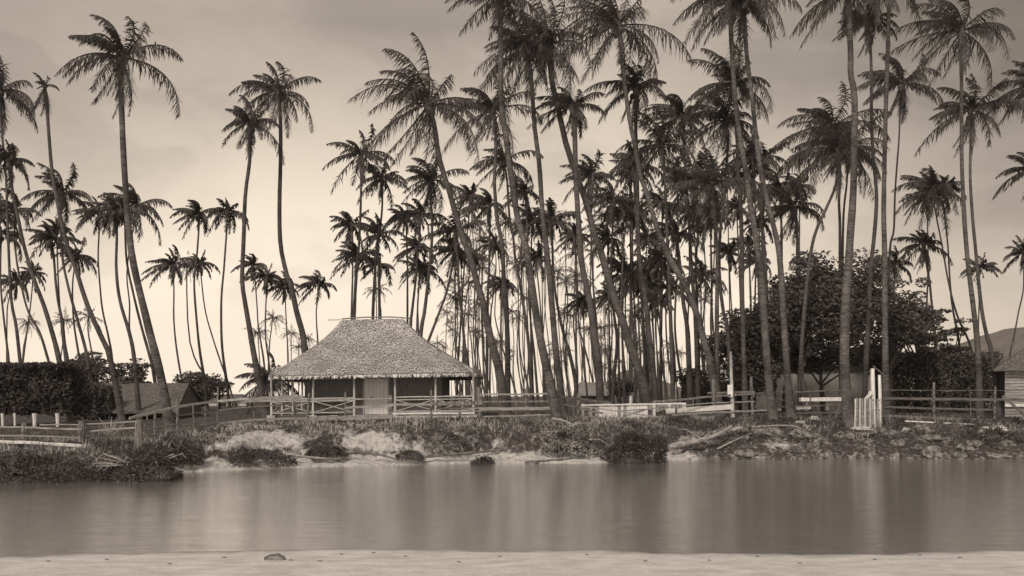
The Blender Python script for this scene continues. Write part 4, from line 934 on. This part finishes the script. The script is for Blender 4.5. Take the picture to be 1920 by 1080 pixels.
# far white building left, far gabled house centre
fw = empty('white_house', gz(400, 105), 'long low white building far off behind the sloping fence', 'house')
D = 105; X0, X1 = (342-960)/F*D, (462-960)/F*D; zt_ = P(0, 757, D).z
fz = 1.6; MB().box(((X0+X1)/2, D+2, (fz+zt_)/2+.2), (X1-X0, 4, zt_-fz+.4)).build('wall', M['wallfar'], fw)
slab('roof', [(X0-.3, D-.3, zt_+.45), (X1+.3, D-.3, zt_+.45), (X1-.8, D+2, zt_+1.0), (X0+.8, D+2, zt_+1.0)], 'thatch_dark', fw)
for px in (357, 372, 419, 440): MB().box(P(px, 760.5, D-.03), (.55, .1, .5)).build('window', M['window'], fw)
fh = empty('gabled_house', gz(1110, 95), 'small gabled house far behind the board fence', 'house')
D = 95; X0, X1 = (1082-960)/F*D, (1150-960)/F*D; ze = P(0, 740, D).z; zr = P(0, 716, D).z
MB().box(((X0+X1)/2, D+2.5, (1.6+ze)/2), (X1-X0-.4, 4.6, ze-1.6)).build('wall', M['board_dark'], fh)
slab('roof', [(X0, D-.2, ze), (X1, D-.2, ze), (X1-.4, D+2.5, zr), (X0+.4, D+2.5, zr)], 'board', fh)
slab('roof', [(X0, D+5.2, ze), (X1, D+5.2, ze), (X1-.4, D+2.55, zr), (X0+.4, D+2.55, zr)], 'board', fh)
ps = gz(1183, 60); o = MB().tube([ps, ps+Vector((0, 0, .45)), P(1183, 742, 60)], [.1, .12, .09], 7).build('post', M['white']); tag(o, 'short stout white post behind the right part of the white board fence', 'post')
# ------------------------------------------------------------------ bank plants, rocks, driftwood
rs = np.random.RandomState(21)
def blades(n, sampler, lmin, lmax, wd, tone, droop=.6):
    Q = np.zeros((n*2, 4, 3)); T = np.zeros(n*2)
    for i in range(n):
        x, y = sampler(); z = g(x, y); a = rs.uniform(0, 6.283); L = rs.uniform(lmin, lmax)
        d = np.array([math.cos(a)*.6, math.sin(a)*.45-.45*droop, .9]); d /= np.linalg.norm(d); s = np.array([math.cos(a+1.5), math.sin(a+1.5)*.3, 0])*wd*rs.uniform(.6, 1.3)
        p = np.array([x, y, z-.02]); m_ = p+d*L*.5; d2 = d+np.array([0, -.3*droop, -1.1*droop]); d2 /= np.linalg.norm(d2); e = m_+d2*L*.5
        Q[2*i] = [p-s, p+s, m_+s*.8, m_-s*.8]; Q[2*i+1] = [m_-s*.8, m_+s*.8, e+s*.1, e-s*.1]; T[2*i] = T[2*i+1] = tone(x, y, z)
    return Q, T
def bank_pt():
    while True:
        x = rs.uniform(-20, 27); yw = waterline(x); yt = lerp(TOP, x); u = rs.uniform(.3, 1.25)
        y = yw+(yt-yw)*u; z = g(x, y)
        s = sandy(x, y, z)
        if u < .5 and rs.uniform() < .6: continue
        if s > .45 and rs.uniform() < .9: continue
        if mnoise.noise(Vector((x*.9, y*.9, 8))) < -.12 and rs.uniform() < .7: continue
        return x, y
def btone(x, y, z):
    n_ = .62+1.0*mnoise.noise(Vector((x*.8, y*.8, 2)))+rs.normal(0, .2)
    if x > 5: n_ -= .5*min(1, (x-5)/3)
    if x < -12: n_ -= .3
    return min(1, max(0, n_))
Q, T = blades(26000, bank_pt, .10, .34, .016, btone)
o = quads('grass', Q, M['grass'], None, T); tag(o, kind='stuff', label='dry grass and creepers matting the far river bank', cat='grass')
def flat_pt():
    x = rs.uniform(-26, 27); return x, lerp(TOP, x)+rs.uniform(0, 1)**1.5*14
Q, T = blades(12000, flat_pt, .06, .2, .02, lambda x, y, z: min(1, max(0, .10+.6*mnoise.noise(Vector((x*.6, y*.6, 5)))+rs.normal(0, .15))), .3)
o = quads('short_grass', Q, M['grass'], None, T); tag(o, kind='stuff', label='short grass on the ground behind the fences', cat='grass')
def bush(px, py, D, rx, ry, label, n=2600, size=.07, dry=0, name='bush', twigs=0, mk='leaf', tone0=0):
    tid[0] += 1; r2 = np.random.RandomState(300+tid[0]); c = P(px, py, D); RX, RZ = rx*D/F, ry*D/F
    b = Vector((c.x, D, max(0.0, g(c.x, D)))); root = empty(name, b, label, 'bush')
    fq = max(1, .8/RX); m_ = n; th = r2.uniform(0, 6.283, m_); cz = r2.uniform(0, 1, m_)**.8; k_ = r2.uniform(.35, 1, m_)**.3; zb_ = c.z-RZ-.1
    sn = np.sqrt(1-cz*cz)
    q = np.stack([np.cos(th)*sn*RX, np.sin(th)*sn*min(RX, 1.1), cz*2*RZ], axis=1)
    bump_ = np.array([1+.45*mnoise.noise(Vector((a_*1.1*fq+tid[0], b_*1.1*fq, c_*1.6*fq))) for a_, b_, c_ in q])
    q = q*(k_*bump_)[:, None]+np.array([c.x, D, zb_])
    a = r2.normal(0, 1, (m_, 3)); a /= np.linalg.norm(a, axis=1)[:, None]; b2 = np.cross(a, r2.normal(0, 1, (m_, 3))); b2 /= np.linalg.norm(b2, axis=1)[:, None]; s = size*r2.uniform(.5, 1.3, (m_, 1))
    v = np.stack([q-a*s, q+b2*s*.4, q+a*s, q-b2*s*.4], axis=1)
    tn = np.array([.5+.9*mnoise.noise(Vector((a_*1.7, b_, c_*2.2))) for a_, b_, c_ in q])+r2.normal(0, .12, m_)
    quads('foliage', v, M[mk], root, np.clip(tn*.6+tone0, 0, 1))
    st_ = MB()
    for i in range(5+twigs):
        a = r2.uniform(-1, 1); tpt = Vector((c.x+a*RX*1.1, D+r2.uniform(-.9, .2), c.z+r2.uniform(-.6, 1.0)*RZ)); bb = Vector((c.x+a*RX*.3, D+.1, c.z-RZ*.5))
        st_.tube([bb, bb.lerp(tpt, .5)+Vector((0, -.1, .12)), tpt, tpt+Vector((.25*a, -.1, -.18))], [.025, .02, .014, .006], 5)
    st_.build('stems', M['root'] if not dry else M['log'], root)
    return root
bush(1190, 838, 43.2, 62, 30, 'big smooth dark mound of creeper at the water edge right of centre', 9500, .055, tone0=-.35)
bush(905, 859, 42.6, 22, 8, 'small dark clump on the sand left of the big creeper mound', 1500, .05, twigs=6)
bush(470, 855, 40.3, 74, 13, 'long dark overhanging clump above the sand below the sloping fence', 4500, .06)
bush(610, 842, 41.8, 40, 9, 'dark bush on the bank under the left part of the hut', 2600, .06)
bush(770, 850, 42.2, 26, 8, 'small dark bush low on the bank below the hut door', 1400, .05)
bush(1070, 822, 44.2, 50, 26, 'trailing dry clump below the foot of the tall ringed stem', 3200, .08, 1, mk='grass', twigs=10)
bush(1400, 822, 48.5, 60, 18, 'dark low clump on the rocky bank below the tall bare pole', 3000, .06)
bush(1860, 828, 48.0, 70, 34, 'dark shaggy clump on the bank at the right edge', 5200, .07)
bush(270, 872, 34.6, 80, 22, 'tangled dark thicket with dead pale branches at the left waterside', 6500, .06, 1, twigs=26)
bush(70, 876, 33.9, 110, 28, 'dark leafy bank cover under the low fence at bottom left', 6500, .06)
bush(345, 846, 38.5, 34, 20, 'dark bush between tangled thicket and sandy strip', 3200, .06, twigs=6)
bush(845, 824, 44.0, 46, 16, 'grey-green clump on the bank below the right end of the verandah', 2400, .06, mk='grass')
def fallen_frond(px, D, rot, label):
    b = gz(px, D); r3 = np.random.RandomState(int(px)); v = frond(r3, R_(rot), .05, 2.1, .12, 0, 26, .05, .2)
    v = v+np.array(b)+np.array([0, 0, .12]); v[..., 2] = np.maximum(v[..., 2], np.array([[g(p[0], p[1])+.02 for p in q] for q in v]))
    o = quads('fallen_frond', v, M['board'], base=b); tag(o, label, 'palm frond')
fallen_frond(1098, 45.4, 200, 'dry palm frond fallen on the bank below the board fence')
fallen_frond(720, 44.4, 160, 'dry palm frond lying on the grass under the hut steps')
fallen_frond(420, 42.6, 20, 'dry palm frond lying on the slope under the climbing fence')
fallen_frond(1640, 48.8, 190, 'dry palm frond lying among the stones below the picket gate')
fallen_frond(1290, 47.3, 150, 'dry palm frond caught above the fallen pale trunk')
# spiky plant behind the left fence
ag = gz(207, 41); rt_ = empty('spiky_plant', ag, 'pale spiky-leaved plant behind the low left fence', 'plant'); Q = []
for i in range(26):
    a = rs.uniform(0, 6.28); e = rs.uniform(.5, 1.4); L = rs.uniform(.5, .95); d = np.array([math.cos(a)*math.cos(e), math.sin(a)*math.cos(e), math.sin(e)]); s = np.cross(d, [0, 1, .1]); s = s/np.linalg.norm(s)*.035
    p = np.array(ag); Q.append([p-s, p+s, p+d*L+s*.1, p+d*L-s*.1])
quads('leaves', np.array(Q), M['board'], rt_)
def rock(px, py, D, rx, ry, label, mk='rock', seed=0):
    c = P(px, py, D); c.z = min(c.z, g(c.x, D)+ry*D/F*.6); RX, RZ = rx*D/F, ry*D/F; vs = []; nu, nv_ = 14, 9
    for j in range(nv_+1):
        ph = math.pi*j/nv_
        for i in range(nu):
            th = 2*math.pi*i/nu; d = Vector((math.sin(ph)*math.cos(th), math.sin(ph)*math.sin(th), math.cos(ph)))
            k_ = 1+.38*mnoise.noise(d*1.6+Vector((seed*3.1, 0, 0)))+.16*mnoise.noise(d*4.5+Vector((seed, 5, 0)))
            vs.append(c+Vector((d.x*RX*k_, d.y*RX*.8*k_, d.z*RZ*k_)))
    fs = [(j*nu+i, j*nu+(i+1) % nu, (j+1)*nu+(i+1) % nu, (j+1)*nu+i) for j in range(nv_) for i in range(nu)]
    o = MB().add(vs, fs).build('rock', M[mk], base=Vector((c.x, D, c.z-RZ)));  tag(o, label, 'rock', 'rocks on the far bank'); return o
rock(1238, 823, 45.3, 9, 6, 'single pale rock just right of the big creeper mound', 'rock_pale', 1)
rock(1527, 778, 51.0, 9, 4.5, 'pale rock on the bank crest below the white bench', 'rock_pale', 2)
rock(1500, 791, 50.2, 11, 3, 'pale flat rock a little below the bank crest under the pale shed', 'rock_pale', 3)
rock(1615, 792, 49.8, 21, 5.5, 'broad pale rock at the foot of the thickest ringed stem', 'rock_pale', 4)
rock(1700, 808, 49.4, 10, 6, 'knobbly pale rock below the white stick', 'rock_pale', 5)
rock(1082, 779, 46.6, 6, 4, 'small pale stone beside the foot of the tall ringed stem', 'rock_pale', 6)
rock(1865, 800, 49.8, 26, 7, 'long pale rock ledge on the crest near the right edge', 'rock_pale', 7)
for i in range(46):
    px = rs.uniform(1290, 1900); yb_ = rs.uniform(0.03, .55); X = (px-960)/F*47.5; yw = waterline(X); yt = lerp(TOP, X); D = yw+(yt-yw)*yb_
    z = g(X, D); py = HY+(H-z)/D*F; s = rs.uniform(7, 22)
    rock(960+X/D*F, py, D, s, s*rs.uniform(.4, .65), 'rough dark boulder among the tumbled stones along the right half of the far bank', 'rock', 20+i)
def log(pts, rad, label, mk='log'):
    b = Vector(P(*pts[0])); pp = []
    for p in pts:
        q = P(*p); q.z = max(q.z, g(q.x, q.y)+.02); pp.append(q)
    sp = spline(pp, 12); n_ = len(sp)
    o = MB().tube(sp, [rad*(1-.55*i/(n_-1)) for i in range(n_)], 7, wob=.1).build('driftwood', M[mk], base=Vector((pp[0].x, pp[0].y, pp[0].z))); tag(o, label, 'driftwood'); return o
log([(1255, 838, 45.4), (1310, 826, 46), (1345, 815, 46.6), (1372, 799, 47.6)], .13, 'thick pale fallen trunk slanting up the bank right of the creeper mound')
log([(1345, 842, 46.6), (1380, 825, 47.4), (1410, 812, 48.2)], .05, 'thin bare branch lying on the bank right of the fallen trunk')
log([(540, 852, 40.9), (590, 858, 40.9), (640, 860, 41.2)], .05, 'pale thin branch on the sand beneath the dark overhanging clump')
log([(620, 848, 41.6), (634, 858, 41.2)], .09, 'short stub of driftwood standing out of the sand below the hut')
log([(640, 848, 41.6), (700, 850, 41.8), (745, 862, 41.8)], .09, 'dark curved root lying on the sand below the hut door', 'root')
log([(780, 857, 42.2), (850, 852, 42.6), (955, 842, 43.3)], .08, 'long dark log along the sand below the right end of the verandah', 'root')
log([(985, 866, 42.9), (1060, 862, 43.2), (1115, 850, 43.6), (1130, 845, 43.8)], .06, 'dark root by the water left of the big creeper mound', 'root')
log([(1035, 785, 45.9), (1055, 788, 45.7), (1078, 798, 45.3)], .06, 'pale dead palm stalk lying at the foot of the tall ringed stem')
log([(1420, 800, 49.2), (1480, 798, 49.6), (1505, 806, 49.4)], .05, 'thin curved pale branch on the bank crest below the dark fence')
log([(1290, 808, 47.5), (1315, 822, 47), (1330, 832, 46.8)], .045, 'forked bare twig crossing above the fallen trunk')
o = MB(); c = P(3, 846, 34.4); 
o = rock(2, 848, 33.9, 9, 8, 'white rock at the very left edge under the low fence', 'rock_pale', 90)
# foreground stone
c = Vector(((516-960)/F*17.1, 17.1, beach((516-960)/F*17.1, 17.1)))
def stone(c, rx, ry, rz, label, seed, mk='rock', name='stone', grp=None):
    vs = []
    for j in range(9):
        ph = math.pi*j/8
        for i in range(12):
            th = 2*math.pi*i/12; d = Vector((math.sin(ph)*math.cos(th), math.sin(ph)*math.sin(th), math.cos(ph))); k_ = 1+.55*mnoise.noise(d*1.9+Vector((seed, 0, 0)))
            vs.append(c+Vector((d.x*rx*k_, d.y*ry*k_, d.z*rz*k_+rz*.3)))
    o = MB().add(vs, [(j*12+i, j*12+(i+1) % 12, j*12+12+(i+1) % 12, j*12+12+i) for j in range(8) for i in range(12)]).build(name, M[mk], base=c); tag(o, label, 'stone', grp)
stone(c, .17, .12, .065, 'jagged dark stone lying alone on the near sand', 4)
for i, (px, D) in enumerate([(700, 18.1), (760, 17.6), (1100, 17.9), (1210, 17.0), (1420, 17.8), (1640, 17.3), (1800, 17.5), (420, 17.4), (200, 17.3), (860, 16.8), (640, 17.9), (937, 17.5), (600, 16.9), (318, 16.6), (545, 17.0), (1330, 17.2), (1725, 18.0), (1500, 16.8), (90, 17.1)]):
    X = (px-960)/F*D; stone(Vector((X, D, beach(X, D))), .035, .03, .014, 'pebble-sized dark stone scattered on the near sand', 10+i, grp='small stones on the near sand')
# air
if HAZE:
    hz = MB().box((0, 920, 72), (3000, 2040, 148)).build('haze', M['hill']); hz.data.materials.clear(); tag(hz, kind='stuff', label='thin pale sea haze in the air', cat='haze')
    hm = bpy.data.materials.new('haze_air'); hm.use_nodes = True; t = hm.node_tree; t.nodes.clear()
    pv = N(t, 'ShaderNodeVolumePrincipled'); pv.inputs['Color'].default_value = (1, .93, .82, 1); pv.inputs['Density'].default_value = HAZE; pv.inputs['Anisotropy'].default_value = .2
    oo = N(t, 'ShaderNodeOutputMaterial'); t.links.new(pv.outputs[0], oo.inputs['Volume']); hz.data.materials.append(hm)
    hz.display_type = 'WIRE'
